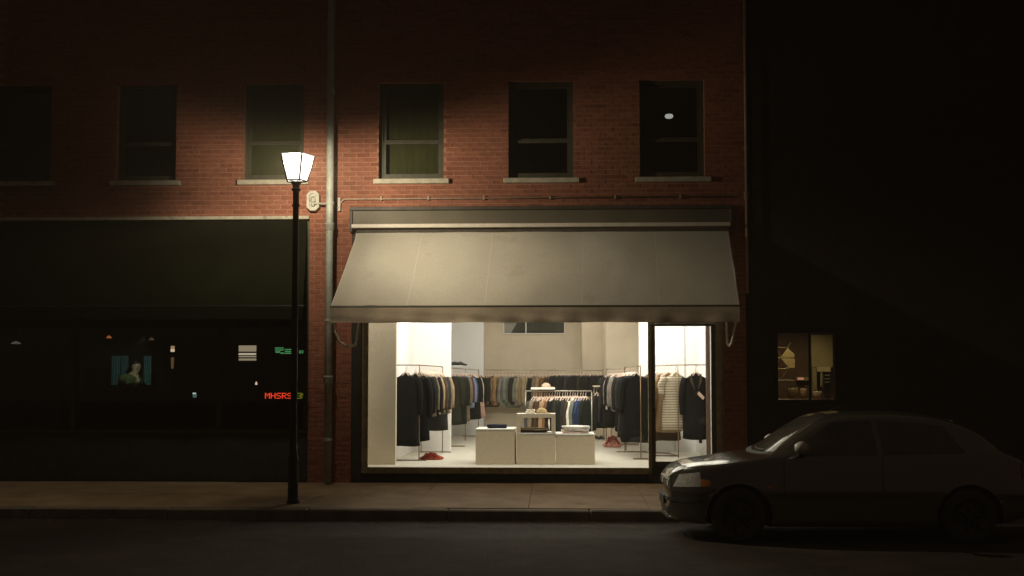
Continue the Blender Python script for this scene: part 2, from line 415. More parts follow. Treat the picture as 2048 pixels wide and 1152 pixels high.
# upper windows
for i, (a, b, c, d) in enumerate(WIN):
    f = MB(); y = .125
    f.box(a, a + .05, y, y + .09, c, d).box(b - .05, b, y, y + .09, c, d).box(a + .05, b - .05, y, y + .09, d - .06, d).box(a + .05, b - .05, y, y + .09, c, c + .05)
    win = f.build('window', M['sash'], bld)
    zm = c + .62
    for (z0, z1, yy) in ((c + .05, zm, y + .012), (zm - .02, d - .06, y + .045)):
        s = MB(); a1, b1 = a + .05, b - .05; yb = yy + .03
        s.box(a1, a1 + .045, yy, yb, z0, z1).box(b1 - .045, b1, yy, yb, z0, z1).box(a1 + .045, b1 - .045, yy, yb, z1 - .04, z1).box(a1 + .045, b1 - .045, yy, yb, z0, z0 + .055)
        s.build('sash', M['sash'], win)
        MB().box(a1 + .045, b1 - .045, yy + .012, yy + .016, z0 + .055, z1 - .04).build('pane', M['darkglass'], win)
    if i in (2, 3):
        MB().grid(lambda u, v: (a + .06 + (b - a - .12) * u, .27 + .006 * math.sin(u * 50), c + .1 + (d - c - .15) * v), 24, 4, (0, .004, 0)).build('blind', M['blind'], win, True)
    MB().bbox(a - .075, b + .09, -.075, .124, c - .078, c - .002, .008).build('sill', M['stone'], win)
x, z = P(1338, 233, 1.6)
cl = thing('streetlight_glint', 'small pale glow standing in for a street light reflection in the darkest upper window', 'lamp', (x, 1.6, z))  # glowing body added in place of a street light's reflection in the pane
MB().lathe([(.012, .035), (.06, .032), (.072, .0), (.055, -.025), (.02, -.035)], (x, 1.6, z), 18).build('glint_body', emat('pale_glint_glow', (.85, .85, 1.0), .8), cl, True)
MB().tube([(x, 1.6, z + .05), (x, 1.6, 8.6)], .008, 6).build('cord', M['iron'], cl)  # cord added with the glint body, not a real lamp cord

# ------------------------------------------------------------------ drainpipes, conduit, wall fitting
def pipe(px, Y, r, label, z0, z1, m, collars, clamps, name='drainpipe'):
    X = PX(px, Y, 420)
    t = thing(name, label, 'drainpipe', (X, Y, z0), 'drainpipes on the brick front')
    MB().lathe([(r, 0), (r, z1 - z0)], (X, Y, z0), 18).build('pipe', m, t, True)
    for py in collars:
        zc = PZ(py, Y); MB().lathe([(r, -.06), (r + .012, -.05), (r + .012, .03), (r + .018, .035), (r + .018, .06), (r, .065)], (X, Y, zc), 18).build('collar', m, t, True)
    for py in clamps:
        zc = PZ(py, Y); MB().lathe([(r, -.022), (r + .01, -.02), (r + .01, .02), (r, .022)], (X, Y, zc), 18).box(X - .02, X + .02, Y + r, 0.0, zc - .015, zc + .015).build('clamp', m, t)
    return X
PIPEX = pipe(659.5, -.26, .058, 'pale grey drainpipe on brick pier between the two shopfronts', 0.02, 8.5, M['zinc'], (452, 760), (404, 640, 880, 180))
pipe(1493, -.07, .022, 'thin dark drainpipe at right end of the brick front', 2.9, 8.5, M['conduit'], (395,), (300,))
# wall fitting
X, Z = P(628, 403, -.06)
t = thing('wall_fitting', 'long octagonal metal wall fitting left of the pale drainpipe', 'wall fitting', (X, 0, Z))
def octa(w, h, c): return [(X - w, Z - h + c), (X - w + c, Z - h), (X + w - c, Z - h), (X + w, Z - h + c), (X + w, Z + h - c), (X + w - c, Z + h), (X - w + c, Z + h), (X - w, Z + h - c)]
mm = MB(); o1, o2 = octa(.096, .155, .055), octa(.058, .115, .035)
n = 8
mm.add([(a, 0, b) for a, b in o1] + [(a, -.15, b) for a, b in o1] + [(a, -.15, b) for a, b in o2] + [(a, -.11, b) for a, b in o2],
       [(i, (i + 1) % n, n + (i + 1) % n, n + i) for i in range(n)] + [(n + i, n + (i + 1) % n, 2 * n + (i + 1) % n, 2 * n + i) for i in range(n)] + [(2 * n + i, 2 * n + (i + 1) % n, 3 * n + (i + 1) % n, 3 * n + i) for i in range(n)] + [tuple(3 * n + i for i in range(n))])
mm.build('housing', M['fitting'], t)
MB().tube([(X - .03 , -.14, Z + .06), (X - .035 , -.15, Z), (X , -.155, Z - .04), (X + .03 , -.15, Z), (X + .025 , -.14, Z + .07), (X - .03 , -.14, Z + .06)], .012, 6).build('ring', M['fitting'], t)
MB().lathe([(.001, -.06), (.03, -.05), (.035, -.01), (.02, .02), (.001, .03)], (X, -.135, Z - .03), 12).build('knob', M['fitting'], t, True)
MB().tube([(X + .02 , -.15, Z - .045), (PIPEX - .06, -.16, Z - .05)], .016, 8).build('bracket_arm', M['fitting'], t)
# conduit
zc = PZ(396.5, 0, 1060); xa = PX(681, 0, 400); xb = PX(1462, 0, 400)
t = thing('conduit', 'thin conduit running level along the brick above the awning sign board', 'conduit', (xa, 0, zc))
pts = [(PIPEX + .06, -.05, zc - .135), (xa - .015, -.05, zc - .135), (xa, -.04, zc - .10), (xa + .01, -.03, zc - .05), (xa + .06, -.03, zc - .005), (xa + .1, -.03, zc), (xb, -.03, zc + .005)]
MB().tube(pts, .0135, 8).build('conduit_tube', M['conduit'], t, True)
for px in (763, 857, 968, 1100, 1230, 1360):
    xx = PX(px, 0, 400); MB().box(xx - .012, xx + .012, -.05, .0, zc - .025, zc + .035).build('clip', M['conduit'], t)
MB().box(xa - .03, xa + .008, -.06, 0, zc - .19, zc + .02).build('junction_box', M['fitting'], t)

# ------------------------------------------------------------------ sign board over the awning
x0, x1 = PX(700, -.05, 430), PX(1465, -.05, 430); z1 = 4.25; z0 = PZ(455, -.05)
t = thing('sign_board', 'blank olive sign board in a weathered frame above the canvas awning', 'sign', ((x0 + x1) / 2, 0, z0))
MB().box(x0 + .045, x1 - .045, -.055, .05, z0 + .05, z1 - .048).build('panel', M['signpanel'], t)
MB().bbox(x0, x1, -.10, .05, z1 - .05, z1 + .005, .008).build('top_moulding', M['signframe'], t)
for (a, b) in ((x0, x0 + .045), (x1 - .045, x1)): MB().bbox(a, b, -.09, .05, z0 - .06, z1 - .052, .006).build('side_moulding', M['signframe'], t)
MB().bbox(x0 + .046, x1 - .046, -.19, .05, z0 - .012, z0 + .048, .008).build('ledge', M['rail_cream'], t)

# ------------------------------------------------------------------ shop awning
AY = -1.25
AZ1 = PZ(462, -.12); AZ0 = PZ(612, AY)
t = thing('awning', 'wide beige canvas shop awning with plain valance lit by the street lamp', 'awning', (0, 0, AZ0))
tops = [716, 846, 986, 1166, 1310, 1455]; bots = [662, 813, 969, 1164, 1320, 1478]
AX1 = [PX(a, -.12, 462) for a in tops]; AX0 = [PX(a, AY, 612) for a in bots]
rc = random.Random(5)
for i in range(5):
    def fn(u, v, i=i):
        a = AX1[i] + (AX1[i + 1] - AX1[i]) * u; b = AX0[i] + (AX0[i + 1] - AX0[i]) * u
        sag = -.018 * math.sin(math.pi * v) + math.sin(math.pi * u) * (.006 + .004 * math.sin(3 * u + 5 * v + i) + .004 * math.sin(9 * v + 4 * u + 2 * i) + .003 * math.sin(14 * u - 6 * v + i) * (1 - v))
        return (b + (a - b) * v, AY + (-.12 - AY) * v, AZ0 + (AZ1 - AZ0) * v + sag)
    MB().grid(fn, 20, 22, (0, .003, -.004)).build('canvas_panel', M['canvas'], t, True)
for i in range(6):
    a, b = AX1[i], AX0[i]; s = MB()
    def fs(u, v): return (b + (a - b) * v + (u - .5) * .012, AY + (-.12 - AY) * v - .0015, AZ0 + (AZ1 - AZ0) * v - .018 * math.sin(math.pi * v) + .0015)
    s.grid(fs, 1, 22, (0, .002, -.004)).build('seam', M['seam'], t)
vb = PZ(645, AY - .01)
def fv(u, v):
    X = AX0[0] - .005 + (AX0[-1] - AX0[0] + .01) * u
    wv = (.014 * math.sin(u * 31) + .009 * math.sin(u * 83 + 1) + .006 * math.sin(u * 17 + 9 * v)) * (1 - v)
    return (X, AY - .03 + wv, vb + (AZ0 - .02 - vb) * v + .004 * math.sin(u * 40) * (1 - v))
MB().grid(fv, 160, 6, (0, .004, 0)).build('valance', M['valance'], t, True)
def fh(u, v):
    p = fv(u, .10 * v); return (p[0], p[1] - .004, p[2])
MB().grid(fh, 160, 1, (0, .003, 0)).build('valance_hem', M['valance'], t)
MB().tube([(AX0[0] - .01, AY, AZ0 - .012), (AX0[-1] + .01, AY, AZ0 - .012)], .024, 10).build('front_bar', M['frame_dark'], t)
MB().tube([(AX1[0] - .02, -.12, AZ1 + .0), (AX1[-1] + .02, -.12, AZ1 + .0)], .03, 10).build('roller', M['signframe'], t)
for X in (AX1[0] - .02, AX1[-1] + .02):
    MB().tube([(X, -.05, AZ1 + .02), (X + (-.02 if X < 0 else .0), -.65, (AZ0 + AZ1) / 2 + .0 - .03), (AX0[0] if X < 0 else AX0[-1], AY, AZ0 - .02)], .014, 6).build('side_arm', M['rail_cream'], t)
def strap(pts, label, Ys):
    q = [P(a, b, y) for (a, b), y in zip(pts, Ys)]
    MBp = [(a, y, b) for (a, b), y in zip(q, Ys)]
    pp = []
    for i in range(len(MBp) - 1):
        for s in range(4): pp.append(Vector(MBp[i]).lerp(Vector(MBp[i + 1]), s / 4))
    pp.append(Vector(MBp[-1]))
    MB().tube(pp, .018, 6).build('pull_cord', M['cord'], t, True)['label'] = label
strap([(666, 640), (670, 664), (680, 685), (696, 694), (711, 690), (717, 640)], 'slack cord looped under left end of awning', [AY + .04, AY + .05, AY + .1, AY + .2, AY + .3, AY + .35])
strap([(1453, 640), (1455, 688), (1459, 692), (1463, 686), (1473, 640)], 'slack cord looped under right end of awning', [AY + .3, AY + .28, AY + .2, AY + .12, AY + .04])

# ------------------------------------------------------------------ clothes shop: shell
FL = 0.22; CE = 3.76
SXL, SXR = PX(725, .1), PX(1447, .1)
sbox('shop_floor', M['shopfloor'], -3.25, 2.75, .151, 12.0, FL - .2, FL)
sbox('shop_ceiling', M['ceil'], -3.25, 2.75, .12, 12.0, CE, CE + .15)
LW = PX(827, 4.3); LP = PX(902, 4.3); RP = PX(1278, 4.3); RW = 2.62
sbox('wall_left_side', M['wall'], LW - .15, LW, .9, 4.30, FL, CE)
sbox('wall_left_panel', M['wall'], LW - .15, LP, 4.302, 4.42, FL, CE)
sbox('wall_left_back', M['wall'], -2.75, -2.6, 4.422, 10.8, FL, CE)
PL = PX(967, 10.6)
sbox('wall_left_pier', M['wall'], -2.6, PL, 10.6, 11.2, FL, CE)
sbox('wall_back', M['backwall'], PL - .3, .72, 11.202, 11.32, FL, CE)
BR = PX(1165, 9.2)
sbox('wall_right_recess', M['backwall'], BR, 1.12, 9.2, 11.2, FL, CE)
BK = PX(1212, 7.8)
sbox('wall_right_block', M['backwall'], BK, 2.3, 7.8, 9.198, FL, CE)
sbox('wall_right_back', M['wall'], 2.3, 2.4, 4.422, 9.19, FL, CE)
sbox('wall_right_panel', M['wall'], RP, RW + .1, 4.302, 4.42, FL, CE)
sbox('wall_right_side', M['wall'], RW, RW + .15, .25, 4.30, FL, CE)
sbox('wall_right_shade_strip', M['wall'], PX(1351, 4.2), PX(1369, 4.2), 4.25, 4.30, FL, CE)  # raised strip added in place of the shading at the wall corner
x0, x1 = PX(738, .75), PX(792, .75)
sbox('wall_window_return', pm('return_wall_paint', (.74, .62, .45), .85, var=.05, scale=2), x0 - .25, x1, .75, .86, FL, CE)
sbox('wall_left_gap', M['wall'], -3.24, -3.1, .2, .9, FL, CE)
sbox('wall_rear', M['darkroom'], -3.3, 2.8, 12.0, 12.1, FL, CE)
sbox('wall_outer_left', M['darkroom'], -3.40, -3.26, .33, 12.0, FL, CE)
# high window in the back wall
x0, x1 = PX(1007, 11.2), PX(1130, 11.2); zb = PZ(668, 11.2); xm = PX(1052, 11.2)
hw = thing('back_window', 'dark two-pane window set high in the back wall of the clothes shop', 'window', (x0, 11.2, zb))
zt = zb + .62
MB().box(x0, x1, 11.16, 11.20, zb, zb + .02).box(x0, x0 + .02, 11.16, 11.2, zb + .02, zt).box(x1 - .02, x1, 11.16, 11.2, zb + .02, zt).box(x0 + .02, x1 - .02, 11.16, 11.2, zt - .02, zt).box(xm - .012, xm + .012, 11.155, 11.199, zb + .02, zt - .02).build('frame', M['wall'], hw)
gg = pm('night_pane', (.016, .020, .013), .9, var=.3, spec=0)
for (a, b) in ((x0 + .02, xm - .012), (xm + .012, x1 - .02)): MB().box(a, b, 11.175, 11.185, zb + .02, zt - .02).build('pane', gg, hw)
a = PX(1022, 11.2)
MB().prism([(x0 + .021, zb + .021), (a, zb + .021), (xm - .05, zt - .03), (x0 + .021, zt - .03)], 11.168, 11.174).build('blind', pm('grey_blind', (.25, .24, .2), .8), hw)

# ------------------------------------------------------------------ shopfront
t = thing('shopfront', 'clothes shop front with one big glass pane and a glazed door at right', 'shopfront', (0, .1, 0))
y0, y1 = .06, .15
zs0, zs1 = PZ(947, .1), PZ(935, .1)
X737, X1297 = PX(737, .1), PX(1296, .1)
XD0, XD1 = PX(1310, .1), PX(1422, .1)
f = MB()
f.box(SXL, X737, y0, y1, zs0, 3.6); MBd = f
f.build('left_post', M['shopframe'], t)
MB().box(X1297, PX(1302, .1), y0 - .01, y1, .0 + zs0, 3.6).build('mullion', M['shopframe'], t)
MB().box(PX(1431, .1), SXR, y0, y1, 0, 3.6).box(PX(1436, .1), PX(1442, .1), y0 - .02, y0, 0, 3.6).build('right_post', M['shopframe'], t)
MB().bbox(SXL, X1297, y0 - .03, y1, zs0, zs1, .008).build('bottom_rail', M['shopframe'], t)
MB().box(SXL - .12, X1297, y0 + .01, .149, -.05, zs0 - .002).build('bulkhead', M['bulkhead'], t)
MB().box(SXL, SXR, y0 - .005, y1, 3.602, 3.75).build('head_rail', M['shopframe'], t)
MB().box(XL * 0 + SHOP[0], SXL - .002, .03, .25, .02, 4.2).box(SXR + .002, SHOP[1], .03, .25, .02, 4.2).box(SXL, SXR, .05, .25, 3.752, 4.2).build('surround', M['bulkhead'], t)
MB().box(X737 - .01, X1297 + .01, .10, .108, zs1 - .01, 3.602).build('pane', M['glass'], t)
zd1 = PZ(648, .1); zd0 = PZ(934, .1)
MB().box(PX(1302, .1), PX(1431, .1), y0 - .008, y1, zd1, zd1 + .05).build('transom_bar', M['shopframe'], t)
MB().box(PX(1302, .1), PX(1431, .1), .10, .108, zd1 + .05, 3.602).build('transom_pane', M['glass'], t)
d = MB(); a, b = PX(1302.5, .1), PX(1430.5, .1); zdt = zd1 - .004; g0 = PZ(922, .1); g1 = PZ(653, .1)
d.box(a, XD0, y0 + .01, y1 - .01, zd0, zdt).box(XD1, b, y0 + .01, y1 - .01, zd0, zdt).box(XD0, XD1, y0 + .01, y1 - .01, zd0, g0).box(XD0, XD1, y0 + .01, y1 - .01, g1, zdt)
door = d.build('door', M['door_frame'], t)
MB().box(XD0 - .005, XD1 + .005, .10, .108, g0 - .005, g1 + .005).build('pane', M['glass'], door)
MB().tube([(XD0 - .03, .06, 1.15), (XD0 - .03, .02, 1.15), (XD0 - .03, .02, 1.45), (XD0 - .03, .06, 1.45)], .009, 8).build('handle', M['brass'], door)
MB().box(PX(1302, .1), SXR, -.02, .149, -.05, zd0 - .004).build('doorstep', M['bulkhead'], t)

# ------------------------------------------------------------------ garments
def cloth(name, col, var=.18, stripes=None):
    m = pm('cloth_' + name, col, .92, var=var, scale=9, bump=.25, bscale=120, spec=.15)
    if stripes:
        nt = m.node_tree; b = nt.nodes['Principled BSDF']; tc = nt.nodes.new('ShaderNodeTexCoord')
        sp = nt.nodes.new('ShaderNodeSeparateXYZ'); nt.links.new(tc.outputs['Object'], sp.inputs[0])
        ml = nt.nodes.new('ShaderNodeMath'); ml.operation = 'MULTIPLY'; ml.inputs[1].default_value = stripes; nt.links.new(sp.outputs['Z'], ml.inputs[0])
        fr = nt.nodes.new('ShaderNodeMath'); fr.operation = 'FRACT'; nt.links.new(ml.outputs[0], fr.inputs[0])
        lt = nt.nodes.new('ShaderNodeMath'); lt.operation = 'LESS_THAN'; lt.inputs[1].default_value = .25; nt.links.new(fr.outputs[0], lt.inputs[0])
        mx = nt.nodes.new('ShaderNodeMixRGB'); nt.links.new(lt.outputs[0], mx.inputs['Fac']); nt.links.new(b.inputs['Base Color'].links[0].from_socket, mx.inputs['Color1'])
        mx.inputs['Color2'].default_value = (.13, .11, .075, 1); nt.links.new(mx.outputs[0], b.inputs['Base Color'])
    return m
COL = {'black': (.010, .010, .010), 'dark olive': (.024, .023, .015), 'dark green': (.014, .018, .013), 'charcoal': (.03, .03, .03), 'navy': (.02, .03, .075), 'blue': (.06, .095, .19),
       'light blue': (.23, .28, .38), 'tan': (.33, .21, .115), 'brown': (.17, .085, .04), 'dark brown': (.06, .035, .02), 'ochre': (.33, .20, .09), 'grey': (.22, .22, .19), 'grey green': (.16, .165, .12),
       'khaki': (.34, .26, .15), 'cream': (.72, .62, .48), 'white': (.78, .74, .68), 'red': (.45, .07, .045), 'plum': (.09, .04, .045), 'pink': (.6, .36, .28), 'taupe': (.20, .15, .10), 'rust': (.32, .13, .05), 'dark grey': (.06, .06, .055)}
CM = {k: cloth(k.replace(' ', '_'), v) for k, v in COL.items()}
STRIPE = cloth('striped', (.62, .53, .39), .08, 22.0)
def garment_mesh(L, w=.21, sleeve=.55, flare=.03, th=.05, seed=0, sl_r=.052, out=.05):
    r = random.Random(seed); m = MB(); n = 20
    ph = [r.uniform(0, 6.28) for _ in range(4)]
    prof = [(0, .05, .04), (-.018, .062, .045), (-.05, w * .48, .05), (-.085, w * .76, th), (-.125, w * .95, th * 1.05), (-.2, w * .98, th * 1.15), (-.35, w * .95, th * 1.15)]
    N = 6
    for i in range(1, N + 1):
        q = i / N; prof.append((-.35 - (L - .35) * q, w * .95 + flare * q, th * 1.15 + .012 * q))
    rings = []
    for (z, a, b) in prof:
        q = min(1, max(0, (-z - .15) / max(.3, L - .15))); R = []
        for k in range(n):
            an = 2 * math.pi * k / n
            rip = 1 + q * (.16 * math.sin(5 * an + ph[0]) + .12 * math.sin(8 * an + ph[1] + 2 * q))
            ca, sa = math.cos(an), math.sin(an)
            sx = abs(ca) ** .8 * (1 if ca > 0 else -1)
            R.append((a * sx * (1 + .02 * q * math.sin(3 * an + ph[2])), b * sa * rip, z - .115 + .012 * q * math.sin(2 * an + ph[3])))
        rings.append(R)
    m.loft(rings, True)
    if sleeve:
        for sd in (-1, 1):
            j = r.uniform(-.02, .03); pts = []; rs = []
            for i in range(8):
                q = i / 7; pts.append((sd * (w * .86 + (out + .02) * math.sin(min(1, q * 2.2) * 1.57) - .012 * q), -.02 + j * q + .008 * math.sin(q * 9 + ph[0]), -.115 - .095 - sleeve * q + (.02 if i == 0 else 0)))
                rs.append(sl_r * (1.1 - .28 * q) * (1 + .06 * math.sin(q * 14 + ph[1])))
            m.tube(pts, rs, 9)
    return m
GM = {}
def gmesh(key, **k):
    me = garment_mesh(**k).mesh('garment', CM['black'], smooth=True); GM[key] = me
gmesh('coat', L=1.12, w=.22, sleeve=.60, flare=.03, seed=1); gmesh('long_coat', L=1.24, w=.22, sleeve=.62, flare=.05, th=.06, seed=2)
gmesh('jacket', L=.74, w=.215, sleeve=.58, flare=.0, th=.06, seed=3); gmesh('jacket2', L=.78, w=.205, sleeve=.60, flare=.01, th=.05, seed=4)
gmesh('shirt', L=.76, w=.20, sleeve=.56, flare=.01, th=.035, seed=5, sl_r=.042); gmesh('shirt2', L=.80, w=.19, sleeve=.57, flare=.02, th=.035, seed=6, sl_r=.04)
gmesh('dress', L=1.05, w=.19, sleeve=0, flare=.09, th=.05, seed=7); gmesh('sweater', L=.68, w=.21, sleeve=.56, flare=.0, th=.05, seed=8)
gmesh('tunic', L=1.02, w=.235, sleeve=.30, flare=.045, th=.07, seed=9, sl_r=.062, out=.055)
KIND = {'coat': 'coat', 'long_coat': 'coat', 'jacket': 'jacket', 'jacket2': 'jacket', 'shirt': 'shirt', 'shirt2': 'shirt', 'dress': 'dress', 'sweater': 'sweater', 'tunic': 'tunic'}
h = MB()
h.tube([(-.17, 0, -.215), (-.1, 0, -.175), (-.045, 0, -.125), (0, 0, -.088), (.045, 0, -.125), (.1, 0, -.175), (.17, 0, -.215)], [.008, .010, .014, .017, .014, .010, .008], 7)
HW = MB().tube([(-.055, -.048, -.16), (-.03, -.044, -.125), (0, -.02, -.095), (.03, -.044, -.125), (.055, -.048, -.16)], .011, 6)
h.add(HW.v, HW.f)
h.tube([(0, 0, -.09), (0, 0, -.03), (.012, 0, -.012), (.02, 0, .005), (.008, 0, .022), (-.01, 0, .018)], .005, 5)
HM = h.mesh('hanger', M['hanger'], smooth=True)
def hang(key, color, loc, rz, label, group, mat=None, sc=1.0, name=None):
    me = GM[key]; o = bpy.data.objects.new(name or KIND[key], me); C.objects.link(o)
    o.location = loc; o.rotation_euler = (0, random.gauss(0, .012), rz); o.scale = (1, 1, sc)
    o.material_slots[0].link = 'OBJECT'; o.material_slots[0].material = mat or CM[color]
    tag(o, label, KIND[key], group)
    hh = bpy.data.objects.new('hanger', HM); C.objects.link(hh); hh.parent = o
    WL[o] = Vector(loc); return o
ORD = ['first', 'second', 'third', 'fourth', 'fifth', 'sixth', 'seventh', 'eighth', 'ninth', 'tenth', 'eleventh', 'twelfth', 'thirteenth', 'fourteenth', 'fifteenth', 'sixteenth',
       'seventeenth', 'eighteenth', 'nineteenth', 'twentieth', 'twenty-first', 'twenty-second', 'twenty-third', 'twenty-fourth', 'twenty-fifth', 'twenty-sixth']
def hang_row(A, B, z, items, rz, where, group, jit=.05, sc=1.0, end='window end'):
    """garments from A to B along a rail; items = (mesh, colour)"""
    n = len(items); seen = {}
    for key, col in items: seen[(KIND[key], col)] = seen.get((KIND[key], col), 0) + 1
    cnt = {}
    for i, (key, col) in enumerate(items):
        q = i / max(1, n - 1); x = A[0] + (B[0] - A[0]) * q; y = A[1] + (B[1] - A[1]) * q
        kd = KIND[key]; cnt[(kd, col)] = cnt.get((kd, col), 0) + 1
        if seen[(kd, col)] == 1: lab = f'{col} {kd} hanging on {where}, the only one there'
        else: lab = f'{ORD[cnt[(kd, col)] - 1]} {col} {kd} from the {end} of {where}'
        hang(key, col, (x + random.uniform(-.008, .008), y + random.uniform(-.01, .01), z - .025), rz + random.gauss(0, jit), lab, group, sc=sc * random.uniform(.97, 1.03))
RZ = PZ(730, 1.5)     # rail height
def rack(label, pts, m, r=.009, feet=(), posts=(), ring=()):
    t = thing('clothes_rack', label, 'clothes rack', (pts[0][0], pts[0][1], FL), 'clothes racks in the shop')
    MB().tube(pts, r, 8).build('rail', m, t, True)
    for p in posts: MB().tube([(p[0], p[1], FL + .012), (p[0], p[1], p[2] - r if len(p) > 2 else RZ - r)], r, 8).build('post', m, t, True)
    for fpts in feet: MB().tube([(a, b, FL + r + .004) for a, b in fpts], r, 8).build('foot', m, t, True)
    for (cx, cy, rr) in ring:
        MB().tube([(cx + rr * math.cos(a * math.pi / 10), cy + rr * .8 * math.sin(a * math.pi / 10), FL + r + .003) for a in range(21)], r * .9, 8).build('foot', m, t, True)
    return t
# left front rack (L shaped)
ax, ay = G(838, 922, FL); bx, by = G(885, 905, FL); RZl = PZ(730, ay)
wx = ax - .46
rack('brown L-shaped clothes rack just inside the window at left', [(wx, ay, RZl), (ax, ay, RZl), (bx, by, RZl)], M['brass'],
     feet=[[(wx, ay), (ax + .12, ay), (ax + .12, ay - .08)], [(bx - .42, by + .05), (bx - .42, by - .03), (bx + .16, by - .03), (bx + .16, by - .16)]], posts=[(ax, ay, RZl), (bx, by, RZl), (bx - .4, by - .03, FL + .3)])
cx = PX(812, ay)
hang('long_coat', 'black', (cx, ay, RZl - .025), .05, 'long black coat facing the window at left end of the shop', 'clothes on the left front rack', sc=.98)
hang('coat', 'black', (cx + .14, ay + .24, RZl - .025), -.1, 'black coat half behind the long black coat on the left rack', 'clothes on the left front rack', sc=1.02)
items = [('jacket2', 'black'), ('jacket', 'dark olive'), ('shirt2', 'taupe'), ('jacket2', 'black'), ('shirt', 'khaki'), ('jacket', 'dark brown'), ('shirt2', 'grey green'), ('coat', 'charcoal'), ('jacket2', 'taupe'), ('shirt', 'tan')]
hang_row((ax - .02, ay + .4), (bx - .04, by - .06), RZl, items, -.15, 'left front rack', 'clothes on the left front rack', sc=.95)
# left back rack
ax, ay = G(899, 893, FL); bx, by = G(957, 873, FL)
rack('dark clothes rack along the left wall behind the white panel', [(ax, ay, RZ), (bx, by, RZ)], M['brass'], feet=[[(ax - .3, ay), (ax + .28, ay), (ax + .32, ay - .06), (ax + .28, ay - .15), (ax, ay - .15)], [(bx - .4, by), (bx + .28, by), (bx + .28, by - .25)]],
     posts=[(ax, ay, RZ), (bx, by, RZ), ((ax + bx) / 2, (ay + by) / 2, RZ)])
items = [('coat', 'dark olive'), ('jacket2', 'dark green'), ('coat', 'dark green'), ('coat', 'taupe'), ('jacket', 'plum'), ('shirt2', 'light blue'), ('shirt', 'blue'), ('coat', 'black'), ('shirt2', 'cream'), ('dress', 'pink'), ('coat', 'black'), ('jacket', 'dark green')]
hang_row((ax + .02, ay + .2), (bx + .02, by - .05), RZ, items, -.2, 'left wall rack', 'clothes on the left wall rack', sc=.92)
# shelf with shoes above it
xs0, xs1 = PX(895, ay + .6), PX(926, ay + .6); zsH = PZ(731, ay + .6)
ys = ay + .6
sh = tag(MB().bbox(xs0 - .1, xs1, ys - .14, ys + .14, zsH - .022, zsH, .004).build('shelf_board', M['wall'], loc=(xs0, ys, zsH)), 'short pale shelf board above the left wall rack', 'shelf')
def shoe(loc, rz, m, label, cat='shoe', s=1.0):
    mm = MB(); st = [(0, .035, .015, .06), (.05, .04, .02, .085), (.11, .04, .02, .085), (.16, .043, .022, .06), (.22, .045, .024, .045), (.265, .035, .018, .035), (.285, .012, .006, .02)]
    rings = []
    for (x, wd, _, ht) in st:
        rings.append([(s * x, s * wd * math.cos(a * math.pi / 6), s * (ht * .5 + ht * .5 * math.sin(a * math.pi / 6))) for a in range(12)])
    mm.loft(rings)
    o = mm.build('shoe', m, None, True); o.location = loc; o.rotation_euler = (0, 0, rz); tag(o, label, cat, 'shoes on the shelf board'); return o
SHOE = pm('black_leather', (.015, .014, .013), .25)
shoe((xs0 + .0, ys - .1, zsH), .9, SHOE, 'black shoe at the inner end of the pale shelf board')
shoe((xs0 + .11, ys - .1, zsH), .9, SHOE, 'black shoe in the middle of the pale shelf board')
shoe((xs0 + .22, ys - .1, zsH), .9, SHOE, 'black shoe at the open end of the pale shelf board')
# back rail: brown and tan jackets
YB = 10.75
xa, xb = PX(966, YB), PX(1112, YB); RB = PZ(740, YB)
rack('long thin clothes rail along the back wall', [(xa - .05, YB, RB), (PX(1112, YB), YB, RB)], M['steelrack'], posts=[(xa - .05, YB, RB), ((xa + xb) / 2 + .3, YB, RB), (xb, YB, RB)])
items = [('jacket', 'brown'), ('jacket', 'tan'), ('jacket2', 'dark brown'), ('jacket', 'ochre'), ('sweater', 'tan'), ('jacket', 'brown'), ('jacket', 'grey'), ('sweater', 'grey'), ('jacket2', 'grey green'), ('jacket', 'dark olive'), ('shirt', 'grey'),
         ('jacket', 'khaki'), ('jacket2', 'khaki'), ('sweater', 'khaki'), ('jacket', 'black'), ('sweater', 'taupe'), ('jacket', 'tan'), ('jacket2', 'brown'), ('jacket', 'dark brown'), ('jacket', 'tan')]
hang_row((xa + .04, YB), (xb - .06, YB), RB, items, .80, 'back wall rail', 'jackets on the back wall rail', jit=.25, sc=.98, end='left end')
YK = 8.75
xa, xb = PX(1098, YK), PX(1206, YK); RK = PZ(741, YK)
rack('clothes rail of black garments at the back right of shop', [(xa, YK, RK), (xb, YK, RK)], M['steelrack'], posts=[(xa, YK, RK), (xb, YK, RK)])
items = [('jacket', 'black'), ('jacket2', 'black'), ('jacket', 'dark green'), ('jacket', 'black'), ('jacket2', 'charcoal'), ('jacket', 'black'), ('jacket', 'black'), ('jacket2', 'dark olive'), ('jacket', 'black'), ('jacket2', 'black'), ('jacket', 'black'), ('jacket2', 'black')]
hang_row((xa + .14, YK), (xb - .05, YK), RK, items, .9, 'back right rail', 'black garments on the back right rail', jit=.12, sc=.62, end='left end')
